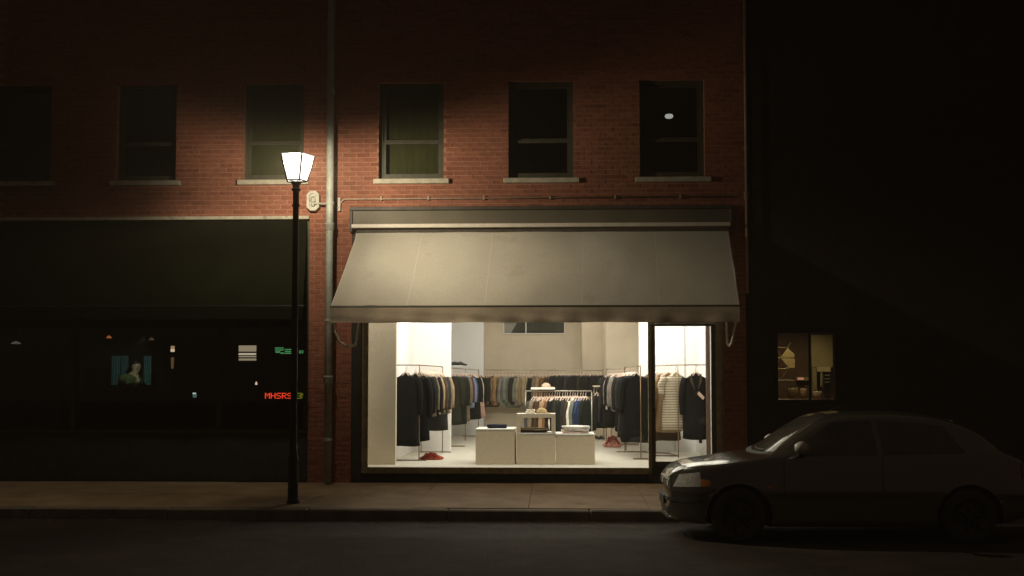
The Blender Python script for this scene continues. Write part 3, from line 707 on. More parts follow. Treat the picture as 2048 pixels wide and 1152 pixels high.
# centre low rack
YC = 4.6
xa, xb = PX(1051, YC), PX(1183, YC); RC = PZ(782, YC)
t = rack('low steel clothes rack in the middle behind the plinths', [(xa, YC, RC), (xb, YC, RC)], M['steelrack'], r=.012, posts=[(xa, YC, RC), (xb, YC, RC)], feet=[[(xa, YC - .22), (xa, YC + .22)], [(xb, YC - .22), (xb, YC + .22)]])
MB().box(xa - .012, xb, YC + .2, YC + .222, RC - .012, RC + .012).box(xa - .012, xa + .012, YC + .198, YC + .224, FL + .02, RC - .012).build('rear_frame', M['steelrack'], t)
items = [('jacket', 'dark grey'), ('jacket2', 'taupe'), ('shirt', 'grey'), ('jacket', 'dark brown'), ('shirt2', 'rust'), ('jacket', 'tan'), ('shirt', 'brown'), ('shirt2', 'cream'), ('jacket', 'black'), ('jacket2', 'black'), ('jacket', 'dark olive'), ('jacket2', 'dark green'), ('jacket', 'black'),
         ('jacket', 'charcoal'), ('shirt', 'dark brown'), ('shirt2', 'white'), ('shirt', 'grey green'), ('shirt2', 'navy'), ('shirt', 'blue'), ('jacket2', 'navy'), ('jacket', 'dark green')]
hang_row((xa + .17, YC), (xb - .12, YC), RC, items, 1.0, 'low middle rack', 'clothes on the low middle rack', jit=.08, sc=.95, end='left end')
x0, x1 = PX(1062, YC), PX(1110, YC); zz = PZ(779, YC)
tag(MB().bbox(x0, x1, YC - .15, YC + .22, zz, zz + .04, .005).build('display_board', M['plinth_top'], loc=(x0, YC, zz)), 'pale board lying on top of the low middle rack', 'board')
def cap(c, m, label, r=.085):
    t = thing('cap', label, 'cap', c)
    MB().lathe([(r, 0), (r * 1.0, r * .3), (r * .85, r * .65), (r * .5, r * .9), (.01, r)], c, 16).build('crown', m, t, True)
    MB().grid(lambda u, v: (c[0] + (r * .8 + r * .85 * v) * math.cos((u - .5) * 1.9), c[1] - .0 + (r * .8 + r * .85 * v) * math.sin((u - .5) * 1.9) * .9, c[2] + .012 - .01 * v), 8, 3, (0, 0, .006)).build('peak', m, t, True)
CAPM = cloth('cap_cotton', (.62, .46, .34)); CAPB = cloth('cap_straw', (.50, .36, .18))
cap((PX(1092, YC), YC + .02, zz + .04), CAPM, 'pale pink cap on the board above the low middle rack', .09)
# low rack 2 at right
Y2 = 6.6
xa, xb = PX(1188, Y2), PX(1222, Y2); R2 = PZ(775, Y2)
rack('narrow low rack with dark clothes right of the middle rack', [(xa, Y2, R2), (xb, Y2, R2)], M['steelrack'], posts=[(xa, Y2, R2), (xb, Y2, R2)], feet=[[(xa, Y2 - .2), (xa, Y2 + .2)], [(xb, Y2 - .2), (xb, Y2 + .2)]])
hang_row((xa + .05, Y2), (xb - .04, Y2), R2, [('jacket', 'dark brown'), ('jacket2', 'black'), ('jacket', 'charcoal'), ('jacket2', 'dark green')], 1.0, 'narrow low rack', 'clothes on the narrow low rack', sc=.9, end='left end')
tag(MB().bbox(xa - .03, xb + .02, Y2 - .16, Y2 + .16, R2 + .016, R2 + .04, .004).build('display_board', M['plinth'], loc=(xa, Y2, R2)), 'pale board lying on top of the narrow low rack', 'board')
xx = PX(1181, 5.4); zz2 = RC
# black boots on floor beneath
for i, px in enumerate((1190, 1200)):
    X, Yf = G(px, 878, FL)
    o = shoe((X, Yf, FL), -1.2, SHOE, ['black shoe on the floor beside the right plinth, near one', 'black shoe on the floor under the narrow low rack'][i], s=1.0); o['group'] = 'shoes on the shop floor'
# right racks
ax, ay = G(1282, 919, FL); bx, by = G(1250, 905, FL); RR = PZ(732, ay)
rack('brown clothes rack with ring foot left of the door', [(ax, ay, RR), (bx, by, RR)], M['brass'], posts=[(ax, ay, RR), (bx, by, RR)], ring=[(ax, ay, .13)], feet=[[(bx - .15, by), (bx + .4, by), (bx + .4, by + .1), (bx - .1, by + .1), (bx - .15, by)]])
items = [('long_coat', 'black'), ('long_coat', 'black'), ('coat', 'dark green'), ('long_coat', 'charcoal'), ('coat', 'black'), ('coat', 'dark olive'), ('coat', 'black')]
hang_row((ax - .07, ay + .1), (bx + .02, by - .05), RR, items, .2, 'ring foot rack', 'clothes on the ring foot rack', sc=.92)
cx, cy = G(1258, 888, FL); dx, dy = PX(1212, 7.5), 7.5
rack('clothes rack running back along the right wall', [(bx + .05, by + .5, RR), (cx - .1, cy, RR), (dx, dy, RR)], M['brass'], posts=[(bx + .05, by + .5, RR), (cx - .1, cy, RR), (dx, dy, RR)], feet=[[(cx - .5, cy - .5), (cx + .3, cy - .5), (cx + .3, cy), (cx - .5, cy), (cx - .55, cy - .25), (cx - .5, cy - .5)]])
items = [('jacket2', 'black'), ('shirt', 'red'), ('shirt2', 'grey'), ('jacket', 'grey'), ('jacket2', 'dark brown'), ('coat', 'black'), ('jacket', 'plum'), ('shirt2', 'white'), ('coat', 'black'), ('jacket', 'dark olive'), ('coat', 'charcoal'), ('jacket', 'dark green'), ('jacket2', 'dark green')]
hang_row((bx + .04, by + .35), (dx + .05, dy - .2), RR, items, .25, 'right wall rack', 'clothes on the right wall rack', sc=.92)
# door rack
ax, ay = G(1357, 917, FL); RD = PZ(730, ay); ex = PX(1421, ay)
bx, by = 1.72, 4.0
rack('brown rectangular clothes rack seen through the glazed door', [(ex, ay, RD), (ax, ay, RD), (bx, by, RD)], M['brass'], posts=[(ax, ay, RD), (ex, ay, RD), (bx + .1, by - .1, RD)], feet=[[(bx - .1, by - .1), (bx + .3, by - .35), (ax + .05, ay + .5), (ax - .4, ay + .55)]])
items = [('coat', 'taupe'), ('jacket2', 'tan'), ('coat', 'dark olive'), ('jacket', 'brown'), ('coat', 'brown'), ('jacket2', 'dark brown')]
items = [('coat', 'tan'), ('long_coat', 'dark brown'), ('coat', 'taupe'), ('jacket', 'brown'), ('coat', 'dark olive'), ('jacket', 'dark brown')]
hang_row((ax - .13, ay + .42), (bx + .02, by - .1), RD, items, .1, 'rack behind the door', 'clothes on the rack behind the door', sc=.95)
hang('tunic', 'cream', (PX(1351, ay + .12), ay + .14, RD - .025), .12, 'cream tunic with thin dark stripes behind the door glass', 'clothes on the rack behind the door', mat=STRIPE, sc=.98)
cxx = PX(1391, ay)
dc = hang('coat', 'black', (cxx, ay, RD - .025), -.04, 'dark wrap coat with loose belt hanging alone behind the door glass', 'clothes on the rack behind the door', sc=1.02)
GR = cloth('collar', (.075, .055, .035))
lm = MB()
for sd in (-1, 1):
    lm.grid(lambda u, v: (sd * (.075 - .06 * v + .055 * u * (1 - abs(2 * v - .75))), -.078 - .006 * math.sin(u * 3), -.13 - .33 * v), 3, 8, (0, .008, 0))
lo = lm.build('lapel', GR, None, True); lo.parent = dc
MB().grid(lambda u, v: (.01 + .10 * v + .03 * u, -.086, -.47 - .10 * v + .045 * u), 2, 3, (0, .01, 0)).build('price_tag', cloth('tag_paper', (.7, .52, .4)), None).parent = dc
MB().grid(lambda u, v: (.02 + .055 * u + .01 * v, -.07, -1.18 - .12 * v), 2, 2, (0, .012, 0)).build('belt_end', CM['black'], None).parent = dc

# ------------------------------------------------------------------ plinths and the goods on them
def plinth(px0, px1, yt, label, depth=.75):
    x0, Y0 = G(px0, 929, FL); x1 = PX(px1, Y0); z1 = PZ(yt, Y0)
    t = thing('plinth', label, 'plinth', ((x0 + x1) / 2, Y0, FL), 'display plinths by the window')
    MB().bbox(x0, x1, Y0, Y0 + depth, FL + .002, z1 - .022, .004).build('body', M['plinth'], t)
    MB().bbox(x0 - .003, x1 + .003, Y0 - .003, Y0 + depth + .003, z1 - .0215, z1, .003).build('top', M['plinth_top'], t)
    return x0, x1, Y0, z1, t
px0, px1, YP, zp1, _ = plinth(951, 1029, 858, 'low beige plinth at left carrying dark folded jeans', .85)
cx0, cx1, YPc, zpc, ct = plinth(1033, 1110.6, 866, 'middle beige plinth carrying an open box shelf', .7)
rx0, rx1, YPr, zpr, _ = plinth(1112, 1189, 868, 'right beige plinth carrying folded white shirts', .85)
zo = PZ(828, YPc)
s = MB(); th = .065
s.box(cx0, cx0 + th, YPc, YPc + .45, zpc + .001, zo - .06).box(cx1 - th, cx1, YPc, YPc + .45, zpc + .001, zo - .06).box(cx0, cx1, YPc - .001, YPc + .451, zo - .059, zo)
o = s.build('open_box', M['plinth'], None, loc=((cx0 + cx1) / 2, YPc, zpc)); tag(o, 'open beige box shelf standing on the middle plinth', 'shelf')
MB().box(cx0 + .001, cx1 - .001, YPc + .001, YPc + .45, zo + .0005, zo + .004).build('top', M['plinth_top'], o)
def folded(c, w, d, layers, m, name, label, rz=0.0, th=.022, seed=0):
    r = random.Random(seed); t = thing(name, label, 'folded clothes', c, 'folded clothes on the plinths')
    z = 0
    for i in range(layers):
        a, b = w / 2 * r.uniform(.9, 1.02), d / 2 * r.uniform(.9, 1.02); ox, oy = r.uniform(-.015, .015), r.uniform(-.015, .015)
        rings = []
        for (q, zz) in ((.93, 0), (1.0, th * .3), (1.0, th * .7), (.93, th)):
            R = []
            for k in range(28):
                an = 2 * math.pi * k / 28; ca, sa = math.cos(an), math.sin(an)
                e = 5; rr = (abs(ca) ** e + abs(sa) ** e) ** (-1 / e)
                x_, y_ = a * q * rr * ca + ox, b * q * rr * sa + oy
                R.append((c[0] + x_ * math.cos(rz) - y_ * math.sin(rz), c[1] + x_ * math.sin(rz) + y_ * math.cos(rz), c[2] + z + zz + .006 * math.sin(3 * an + i * 2 + seed)))
            rings.append(R)
        MB().loft(rings).build('folded_layer', m[i % len(m)], t, True); z += th * .97
    return c[2] + z
BK_ = CM['charcoal']; NV = cloth('denim', (.02, .022, .035))
xx = PX(993, YP + .3)
folded((xx, YP + .32, zp1 + .004), .34, .26, 2, [NV], 'jeans', 'dark folded jeans on the left plinth', .15, .028, 1)
folded((PX(1068, YPc + .2) , YPc + .2, zpc + .004), .46, .26, 2, [CM['dark brown'], CM['cream']], 'folded_shirts', 'dark and pale folded shirts inside the open box shelf', 0, .036, 2)
wp = cloth('pale_pink', (.62, .45, .38))
folded((PX(1151, YPr + .3), YPr + .32, zpr + .004), .46, .36, 4, [wp, CM['white'], CM['white'], CM['white']], 'folded_shirts', 'stack of white folded shirts on the right plinth', -.12, .03, 3)
folded((PX(1060, YPc + .2), YPc + .2, zo + .006), .16, .2, 2, [CM['cream']], 'folded_sweaters', 'small pale folded tops on top of the open box shelf', .05, .03, 4)
cap((PX(1083, YPc + .2), YPc + .2, zo + .006), CAPB, 'straw coloured cap on top of the open box shelf', .09)
# bags on the floor
def bag(c, w, h, d, m, label, seed=0):
    r = random.Random(seed); t = thing('bag', label, 'bag', c)
    rings = []
    for i in range(7):
        q = i / 6; R = []
        for k in range(22):
            an = 2 * math.pi * k / 22; rr = (1 - .35 * q * q) * (1 + .10 * math.sin(4 * an + seed + 3 * q) + .06 * math.sin(9 * an + q * 5))
            R.append((c[0] + w / 2 * rr * math.cos(an) * (.9 + .3 * math.sin(math.pi * min(1, q + .15))), c[1] + d / 2 * rr * math.sin(an) * (1 - .5 * q), c[2] + .003 + h * q + .02 * q * math.sin(3 * an + seed)))
        rings.append(R)
    MB().loft(rings).build('body', m, t, True)
    for s in (-1, 1):
        MB().tube([(c[0] + s * w * .3, c[1] - d * .15, c[2] + h * .9), (c[0] + s * w * .25, c[1] - d * .3, c[2] + h * 1.2), (c[0], c[1] - d * .4, c[2] + h * (1.25 + .1 * s)), (c[0] - s * w * .25, c[1] - d * .45, c[2] + h * .9), (c[0] - s * w * .45, c[1] - d * .5, c[2] + h * .4)], .017, 7).build('strap', STR_, t, True)
    for q in range(4):
        a = 1.3 * q + seed; MB().tube([(c[0] + w * .5 * math.cos(a), c[1] + d * .45 * math.sin(a), c[2] + h * .25), (c[0] + w * .3 * math.cos(a + .5), c[1] + d * .3 * math.sin(a + .5), c[2] + h * .85), (c[0] + w * .1 * math.cos(a + 1), c[1] + d * .1 * math.sin(a + 1), c[2] + h * 1.04)], [.012, .02, .012], 7).build('fold', m, t, True)
RED = cloth('red_leather', (.30, .06, .03), .5); PNK = cloth('coral_leather', (.60, .27, .20), .5); STR_ = cloth('strap_leather', (.20, .03, .02), .3)
X, Y = G(861, 920, FL); bag((X, Y + .08, FL), .33, .085, .22, RED, 'rust red bag lying on the floor under the left rack', 1)
X, Y = G(1225, 895, FL); bag((X, Y + .1, FL), .30, .17, .22, PNK, 'coral red bag on the floor right of the plinths', 2)

# ------------------------------------------------------------------ street lamp
bxp, byp = LAMP_X, LAMP_Y
t = thing('street_lamp', 'lit street lamp with tapered glass lantern on a black post by the kerb', 'street lamp', (bxp, byp, 0))
zl0 = PZ(362, byp, 592); zl1 = PZ(311, byp, 592); SZ = slope(byp)
MB().lathe([(.082, 0.0), (.082, .03), (.070, .05), (.066, .55), (.072, .57), (.072, .59), (.052, .64), (.046, .90), (.042, 2.2), (.040, zl0 - SZ - .35), (.052, zl0 - SZ - .34), (.052, zl0 - SZ - .32), (.040, zl0 - SZ - .31), (.042, zl0 - SZ - .14), (.062, zl0 - SZ - .13), (.062, zl0 - SZ - .11), (.044, zl0 - SZ - .10), (.05, zl0 - SZ - .05), (.075, zl0 - SZ - .022), (.075, zl0 - SZ - .012)], (bxp, byp, SZ), 20).build('post', M['iron'], t, True)
n = 5; Rb, Rt = .145, .245; a0 = -math.pi / 2 - math.pi / n - .10
bp_ = [Vector((bxp + Rb * math.cos(a0 + 2 * math.pi * i / n), byp + Rb * math.sin(a0 + 2 * math.pi * i / n), zl0)) for i in range(n)]
tp_ = [Vector((bxp + Rt * math.cos(a0 + 2 * math.pi * i / n), byp + Rt * math.sin(a0 + 2 * math.pi * i / n), zl1)) for i in range(n)]
fr = MB()
for i in range(n):
    fr.tube([bp_[i], tp_[i]], .010, 6); fr.tube([bp_[i], bp_[(i + 1) % n]], .009, 6); pass
fr.tube([bp_[0] - Vector((0, 0, 0)), Vector((bxp, byp, zl0 - .008))], .006, 6)
for i in range(1, n): fr.tube([bp_[i], Vector((bxp, byp, zl0 - .008))], .006, 6)
fr.build('lantern_frame', M['lantern_iron'], t)
cc = Vector((bxp, byp, (zl0 + zl1) / 2))
for i in range(n):
    j = (i + 1) % n; q = [bp_[i], bp_[j], tp_[j], tp_[i]]; mid = sum(q, Vector()) / 4
    q = [mid + (p - mid) * .985 for p in q]; inn = [p + (cc - p).normalized() * .004 for p in q]
    MB().add(q + inn, [(0, 1, 2, 3), (7, 6, 5, 4), (0, 4, 5, 1), (1, 5, 6, 2), (2, 6, 7, 3), (3, 7, 4, 0)]).build('pane', M['pane_lamp'], t)
rf = MB().lathe([(.005, -.004), (.196, -.003), (.20, .002), (.17, .014), (.10, .028), (.02, .034)], (bxp, byp, zl1), 24)
rf.build('roof', M['lantern_iron'], t)
MB().lathe([(.010, -.25), (.012, -.21), (.021, -.18), (.022, -.14), (.014, -.11), (.004, -.10)], (bxp, byp, LAMP_Z), 14).build('bulb', M['bulb'], t, True)

# ------------------------------------------------------------------ left shop (dark)
LX1 = LEFT[1]
t = thing('left_awning', 'dark green canvas awning over the unlit left shopfront', 'awning', (-7, 0, 2.7))
lz1, lz0 = 4.06, PZ(610, -1.1)
lx0 = PX(606, -1.1, 610); Lb = XL
nP = 7
for i in range(nP):
    a0_, a1_ = Lb + (LX1 - .03 - Lb) * i / nP, Lb + (LX1 - .03 - Lb) * (i + 1) / nP
    b0_, b1_ = Lb + (lx0 - Lb) * i / nP, Lb + (lx0 - Lb) * (i + 1) / nP
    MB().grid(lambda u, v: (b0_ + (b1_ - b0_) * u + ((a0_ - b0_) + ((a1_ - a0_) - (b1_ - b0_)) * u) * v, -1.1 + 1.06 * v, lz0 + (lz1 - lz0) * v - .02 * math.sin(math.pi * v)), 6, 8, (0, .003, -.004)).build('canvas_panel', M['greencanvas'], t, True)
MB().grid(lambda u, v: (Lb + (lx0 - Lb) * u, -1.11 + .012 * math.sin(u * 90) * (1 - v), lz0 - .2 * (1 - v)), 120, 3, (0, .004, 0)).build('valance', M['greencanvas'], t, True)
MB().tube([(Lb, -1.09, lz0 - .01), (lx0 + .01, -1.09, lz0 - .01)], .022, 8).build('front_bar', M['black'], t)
MB().bbox(Lb, LX1, -.07, .03, lz1 + .015, 4.128, .006).build('top_ledge', M['stone'], t)
sf = thing('left_shopfront', 'unlit dark shopfront with wide glass panes under the green awning', 'shopfront', (-7, .1, 0))
zsill, zhead = .75, 3.9
MB().box(Lb, LX1, .08, .3, 0, zsill).build('stall_riser', M['bulkhead'], sf)
MB().bbox(Lb, LX1, .03, .2, zsill + .001, zsill + .06, .006).build('sill', M['frame_dark'], sf)
MB().box(LX1 - .09, LX1 - .003, .05, .25, zsill + .062, zhead).build('end_post', M['frame_dark'], sf)
posts = [LX1 - .09]
for px in (440, 150, -150, -450):
    X = PX(px, .1); MB().box(X - .04, X + .04, .06, .2, zsill + .062, zhead).build('mullion', M['frame_dark'], sf); posts.append(X)
posts.append(Lb)
for a, b in zip(posts[1:], posts): MB().box(a + .03, b - .01, .10, .108, zsill + .05, zhead).build('pane', M['glass'], sf)
MB().box(Lb, LX1, .05, .25, zhead + .002, 4.12).build('fascia', M['frame_dark'], sf)
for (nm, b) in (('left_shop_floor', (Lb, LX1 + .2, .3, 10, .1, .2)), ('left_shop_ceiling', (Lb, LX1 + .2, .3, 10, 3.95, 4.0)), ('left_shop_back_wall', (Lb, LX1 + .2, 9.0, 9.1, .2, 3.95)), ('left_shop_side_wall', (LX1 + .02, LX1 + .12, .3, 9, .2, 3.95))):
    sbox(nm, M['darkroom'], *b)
# LED sign, dot letters
FONT = {'M': ['10001', '11011', '10101', '10101', '10001', '10001', '10001'], 'H': ['10001', '10001', '10001', '11111', '10001', '10001', '10001'], 'S': ['01111', '10000', '10000', '01110', '00001', '00001', '11110'],
        'R': ['11110', '10001', '10001', '11110', '10100', '10010', '10001'], 'E': ['11111', '00001', '00001', '01111', '00001', '00001', '11111'], 'N': ['10001', '11001', '11001', '10101', '10011', '10011', '10001']}
YL = .6
ledr, ledg = emat('red_led', (1, .06, .02), 1.3), emat('green_led', (.42, .45, .04), .42)
xa, za = P(528, 799, YL); xb, zb_ = P(614, 783, YL)
ls = thing('led_sign', 'dark LED message sign with red letters MHSRS in the left shop window', 'sign', ((xa + xb) / 2, YL, za))
MB().bbox(xa - .02, xb + .02, YL + .004, YL + .05, za - .02, zb_ + .02, .004).build('case', M['black'], ls)
MB().tube([(xa + .1, YL + .03, zb_ + .02), (xa + .1, YL + .03, 3.94)], .004, 5).tube([(xb - .1, YL + .03, zb_ + .02), (xb - .1, YL + .03, 3.94)], .004, 5).build('wire', M['black'], ls)
for ch, p0, p1, m in (('M', 531, 541, ledr), ('H', 542.5, 552, ledr), ('S', 553.5, 563, ledr), ('R', 564.5, 574, ledr), ('S', 575.5, 585, ledr), ('E', 595.5, 603, ledg), ('N', 604, 611.5, ledg)):
    mm = MB(); xx0 = PX(p0, YL); ww = (PX(p1, YL) - xx0) / 5; hh = (PZ(786, YL) - PZ(797.5, YL)) / 7; zt_ = PZ(786, YL)
    for r_, row in enumerate(FONT[ch]):
        for c_, b in enumerate(row):
            if b == '1': mm.box(xx0 + ww * c_ + .001, xx0 + ww * (c_ + 1) - .001, YL - .002, YL + .004, zt_ - hh * (r_ + 1) + .001, zt_ - hh * r_ - .001)
    mm.build('letter', m, ls)
# things seen through the dark glass
def glow_slats(name, label, cat, Y, groups, m, group=None):
    g0 = groups[0]; o = thing(name, label, cat, (PX(g0[0], Y), Y, PZ(g0[3], Y)), group)
    for (p0, p1, ya, yb) in groups:
        a, za_ = P(p0, ya, Y); b, zc_ = P(p1, yb, Y)
        MB().box(a, b, Y, Y + .02, min(za_, zc_), max(za_, zc_)).build('slat', m, o)
    return o
beige = emat('glow_blind', (.85, .66, .45), .36); beige2 = emat('glow_blind_bright', (1, .82, .62), .62); greenl = emat('green_tube', (.2, .75, .28), .34)  # blind slats emit their own glow in place of light on them
o = glow_slats('glow_blind', 'self-glowing beige slatted blind high in the dark left shop', 'blind', 3.0, [(477.5, 512, 691, 703), (477.5, 512, 706, 709.5), (477.5, 512, 711.5, 714.5), (477.5, 512, 717, 721)], beige)
X0, X1 = PX(475, 3.02), PX(514, 3.02)
MB().box(X0, X1, 3.025, 3.04, PZ(726, 3), PZ(690, 3)).build('backing', M['darkroom'], o)
MB().box(PX(477.5, 3), PX(512, 3), 2.99, 2.998, PZ(709.2, 3), PZ(706.2, 3)).build('slat', beige2, o)
MB().box(X0, X1, 3.0, 3.03, PZ(690, 3) + .0, 3.94).build('headbox', M['darkroom'], o)
glow_slats('green_tube_light', 'rows of green glowing tubes hung near the right end of the left shop', 'light', 1.6,
           [(550, 567, 695, 697), (550, 567, 699, 701), (551, 560, 702.5, 705.5), (561, 567.5, 705, 707.5), (569.5, 586, 698, 700), (569.5, 586, 702, 704), (569.5, 586, 705.5, 707.5), (598, 608.5, 701, 703), (598, 608.5, 704.5, 706.5)], greenl)
x_, z_ = P(345, 715, 2.5)
o = thing('floor_lamp', 'slim upright lamp with a bright top in the dark left shop', 'lamp', (x_, 2.5, .2))
MB().lathe([(.035, 0), (.035, .05)], (x_, 2.5, PZ(703, 2.5)), 12).build('lamp_shade', emat('slim_lamp_top', (1, .74, .5), .7), o)
MB().lathe([(.032, 0), (.035, .07)], (x_, 2.5, PZ(699, 2.5)), 12).build('lamp_shade', emat('slim_lamp_mid', (1, .64, .38), .35), o)
MB().lathe([(.02, 0), (.03, .2)], (x_, 2.5, PZ(737, 2.5)), 12).build('lamp_shade', emat('slim_lamp_low', (1, .52, .22), .10), o)
MB().lathe([(.14, 0), (.14, .02), (.012, .03), (.012, PZ(737, 2.5) - .2)], (x_, 2.5, .2), 14).build('stand', M['iron'], o)
x_, z_ = P(389.5, 791, 2.0)
o = thing('table_lamp', 'tiny pale teal light standing low in the dark left shop', 'lamp', (x_, 2.0, z_ - .06))
MB().lathe([(.03, -.035), (.036, .02)], (x_, 2.0, z_), 12).build('lamp_shade', emat('teal_lamp', (.30, .46, .46), .25), o)
MB().lathe([(.028, 0), (.03, .024)], (x_ - .008, 2.0, z_ + .024), 12).build('lamp_shade', emat('teal_lamp_top', (.75, .9, .9), .7), o)
MB().lathe([(.05, 0), (.05, .02), (.01, .03), (.01, z_ - .75 - .04)], (x_, 2.0, .75), 12).build('stand', M['iron'], o)
MB().bbox(x_ - .5, x_ + .5, 1.7, 2.4, .70, .748).build('table_top', M['darkroom'], o)
for dx_ in (-.45, .45): MB().box(x_ + dx_ - .02, x_ + dx_ + .02, 2.0, 2.1, .2, .70).build('leg', M['darkroom'], o)
def pendant(px, py, Y, label, m, r=.05):
    x_, z_ = P(px, py, Y); o = thing('pendant_lamp', label, 'lamp', (x_, Y, z_), 'small hanging lamps in the left shop')
    MB().lathe([(r, -.012), (r * .95, .004), (r * .4, .03), (.01, .04)], (x_, Y, z_), 14).build('lamp_shade', m, o, True)
    MB().tube([(x_, Y, z_ + .03), (x_, Y, 3.94)], .005, 5).build('cord', M['black'], o)
pendant(218, 675, 3.5, 'dim orange hanging lamp above and left of the seated person', emat('orange_glow', (1, .32, .08), .28))
pendant(303, 679, 3.5, 'dim brown hanging lamp above and right of the seated person', emat('brown_glow', (.6, .4, .2), .10))
pendant(512.5, 768, 1.5, 'tiny white and red light hanging above the LED letters', emat('white_glow', (1, .6, .5), .9), .022)
pendant(32, 686.5, 3.5, 'dim flat grey hanging light near the left edge of the shop', emat('grey_glow', (.6, .65, .6), .10), .09)
# curtains and seated person
YC_ = 6.6
tealm = cloth('teal_curtain', (.10, .20, .21), .25)
light('left_shop_added_spot', 'SPOT', (PX(295, 4.4), 4.2, 2.4), 36, (.80, 1.0, .85), spot_size=rad(30), spot_blend=.5, shadow_soft_size=.04, target=(PX(258, 6.2), 6.3, 1.85))  # unseen spot added to brighten the person and the teal curtains
def curtain(p0, p1, label):
    a, b = PX(p0, YC_), PX(p1, YC_); z0_, z1_ = PZ(770, YC_), PZ(711, YC_)
    o = MB().grid(lambda u, v: (a + (b - a) * u, YC_ + .02 * math.sin(u * 19), z0_ + (z1_ - z0_) * v), 20, 3, (0, .005, 0)).build('curtain', tealm, None, True, loc=(a, YC_, z0_)); tag(o, label, 'curtain', 'teal curtains in the left shop')
curtain(224, 241, 'outer teal curtain left of the seated person'); curtain(243, 257, 'inner teal curtain beside the shoulder of the seated person'); curtain(288, 303, 'dim teal curtain right of the seated person')
zc1 = PZ(711, YC_)
tag(MB().tube([(PX(218, YC_), YC_, zc1 + .02), (PX(312, YC_), YC_, zc1 + .02)], .012, 6).build('curtain_rod', M['iron'], None, loc=(PX(218, YC_), YC_, zc1)), 'thin dark rod over the teal curtains', 'curtain rod')
YPn = 5.9
hx, hz = P(273, 734, YPn)
skinm = pm('skin', (.55, .36, .23), .5, var=.1); greenm = cloth('green_sweater', (.12, .14, .06), .5); trous = CM['charcoal']
person = thing('person', 'person in a green sweater leaning on a counter in front of teal curtains', 'person', (hx, YPn, .2))
def skinned(name, verts, edges, m, parent, lv=2):
    me = bpy.data.meshes.new(name); me.from_pydata([tuple(Vector(v[:3]) - WL[parent]) for v in verts], edges, []); me.materials.append(m)
    o = bpy.data.objects.new(name, me); C.objects.link(o); o.parent = parent; WL[o] = WL[parent]
    o.modifiers.new('skin', 'SKIN'); sl = me.skin_vertices[0] if me.skin_vertices else None
    if sl is None:
        bpy.context.view_layer.update(); me.skin_vertices  # layer is made by the modifier
    for i, v in enumerate(verts): me.skin_vertices[0].data[i].radius = (v[3], v[4] if len(v) > 4 else v[3])
    me.skin_vertices[0].data[0].use_root = True
    o.modifiers['skin'].use_smooth_shade = True
    ss = o.modifiers.new('sub', 'SUBSURF'); ss.levels = lv; ss.render_levels = lv
    return o
pz = hz - .70      # pelvis height above the seat
bv = [(hx - .20, YPn + .14, pz, .15, .12), (hx - .17, YPn + .12, pz + .20, .14, .10), (hx - .10, YPn + .06, pz + .44, .155, .10), (hx - .04, YPn + .015, hz - .135, .066), (hx - .008, YPn - .01, hz - .07, .074, .08), (hx + .005, YPn - .02, hz + .015, .094, .108), (hx + .0, YPn - .01, hz + .085, .080),
      (hx - .27, YPn - .02, pz + .46, .068), (hx - .29, YPn - .20, hz - .44, .05), (hx - .10, YPn - .34, hz - .37, .038), (hx - .02, YPn - .37, hz - .355, .036, .022),
      (hx + .05, YPn + .04, pz + .43, .062), (hx + .17, YPn - .14, hz - .44, .045), (hx + .12, YPn - .33, hz - .40, .038), (hx + .05, YPn - .38, hz - .405, .036, .022),
      (hx - .28, YPn - .02, pz - .04, .10), (hx - .27, YPn - .40, pz - .06, .075), (hx - .27, YPn - .38, pz - .42, .05), (hx - .27, YPn - .50, pz - .46, .04),
      (hx - .08, YPn - .02, pz - .04, .10), (hx - .05, YPn - .40, pz - .06, .075), (hx - .05, YPn - .38, pz - .42, .05), (hx - .05, YPn - .50, pz - .46, .04)]
be = [(0, 1), (1, 2), (2, 3), (3, 4), (4, 5), (5, 6), (2, 7), (7, 8), (8, 9), (9, 10), (2, 11), (11, 12), (12, 13), (13, 14), (0, 15), (15, 16), (16, 17), (17, 18), (0, 19), (19, 20), (20, 21), (21, 22)]
for (w_, ) in ((10,), (14,)):
    b = bv[w_]; sg = 1 if w_ == 10 else -1
    for q in range(4):
        n0 = len(bv); L_ = (.045, .05, .047, .038)[q]
        bv += [(b[0] + sg * .03, b[1] - .025 + .017 * q, b[2] - .002, .0085), (b[0] + sg * (.03 + L_ * .6), b[1] - .03 + .018 * q, b[2] - .008, .008), (b[0] + sg * (.03 + L_), b[1] - .03 + .018 * q, b[2] - .03, .007)]
        be += [(w_, n0), (n0, n0 + 1), (n0 + 1, n0 + 2)]
    n0 = len(bv); bv += [(b[0] + sg * .005, b[1] - .045, b[2] + .002, .010), (b[0] + sg * .035, b[1] - .06, b[2] - .004, .008)]; be += [(w_, n0), (n0, n0 + 1)]
body = skinned('body', bv, be, skinm, person)
# sweater over torso and upper arms
sv = [(bv[0][0], bv[0][1], pz + .02, .165, .135)] + [(b[0], b[1], b[2], b[3] + .03, (b[4] if len(b) > 4 else b[3]) + .035) for b in (bv[1], bv[2])] + [(bv[3][0], bv[3][1], bv[3][2] - .015, .095)] + \
     [(*b[:3], b[3] + .026) for b in (bv[7], bv[8])] + [(*[(bv[8][i] + bv[9][i]) / 2 for i in range(3)], .052)] + [(*b[:3], b[3] + .026) for b in (bv[11], bv[12])] + [(*[(bv[12][i] + bv[13][i]) / 2 for i in range(3)], .052)]
skinned('sweater', sv, [(0, 1), (1, 2), (2, 3), (2, 4), (4, 5), (5, 6), (2, 7), (7, 8), (8, 9)], greenm, person)
tv = [(bv[0][0], bv[0][1], pz - .02, .16, .13)] + [(*bv[i][:3], bv[i][3] + .014) for i in (15, 16, 17, 19, 20, 21)]
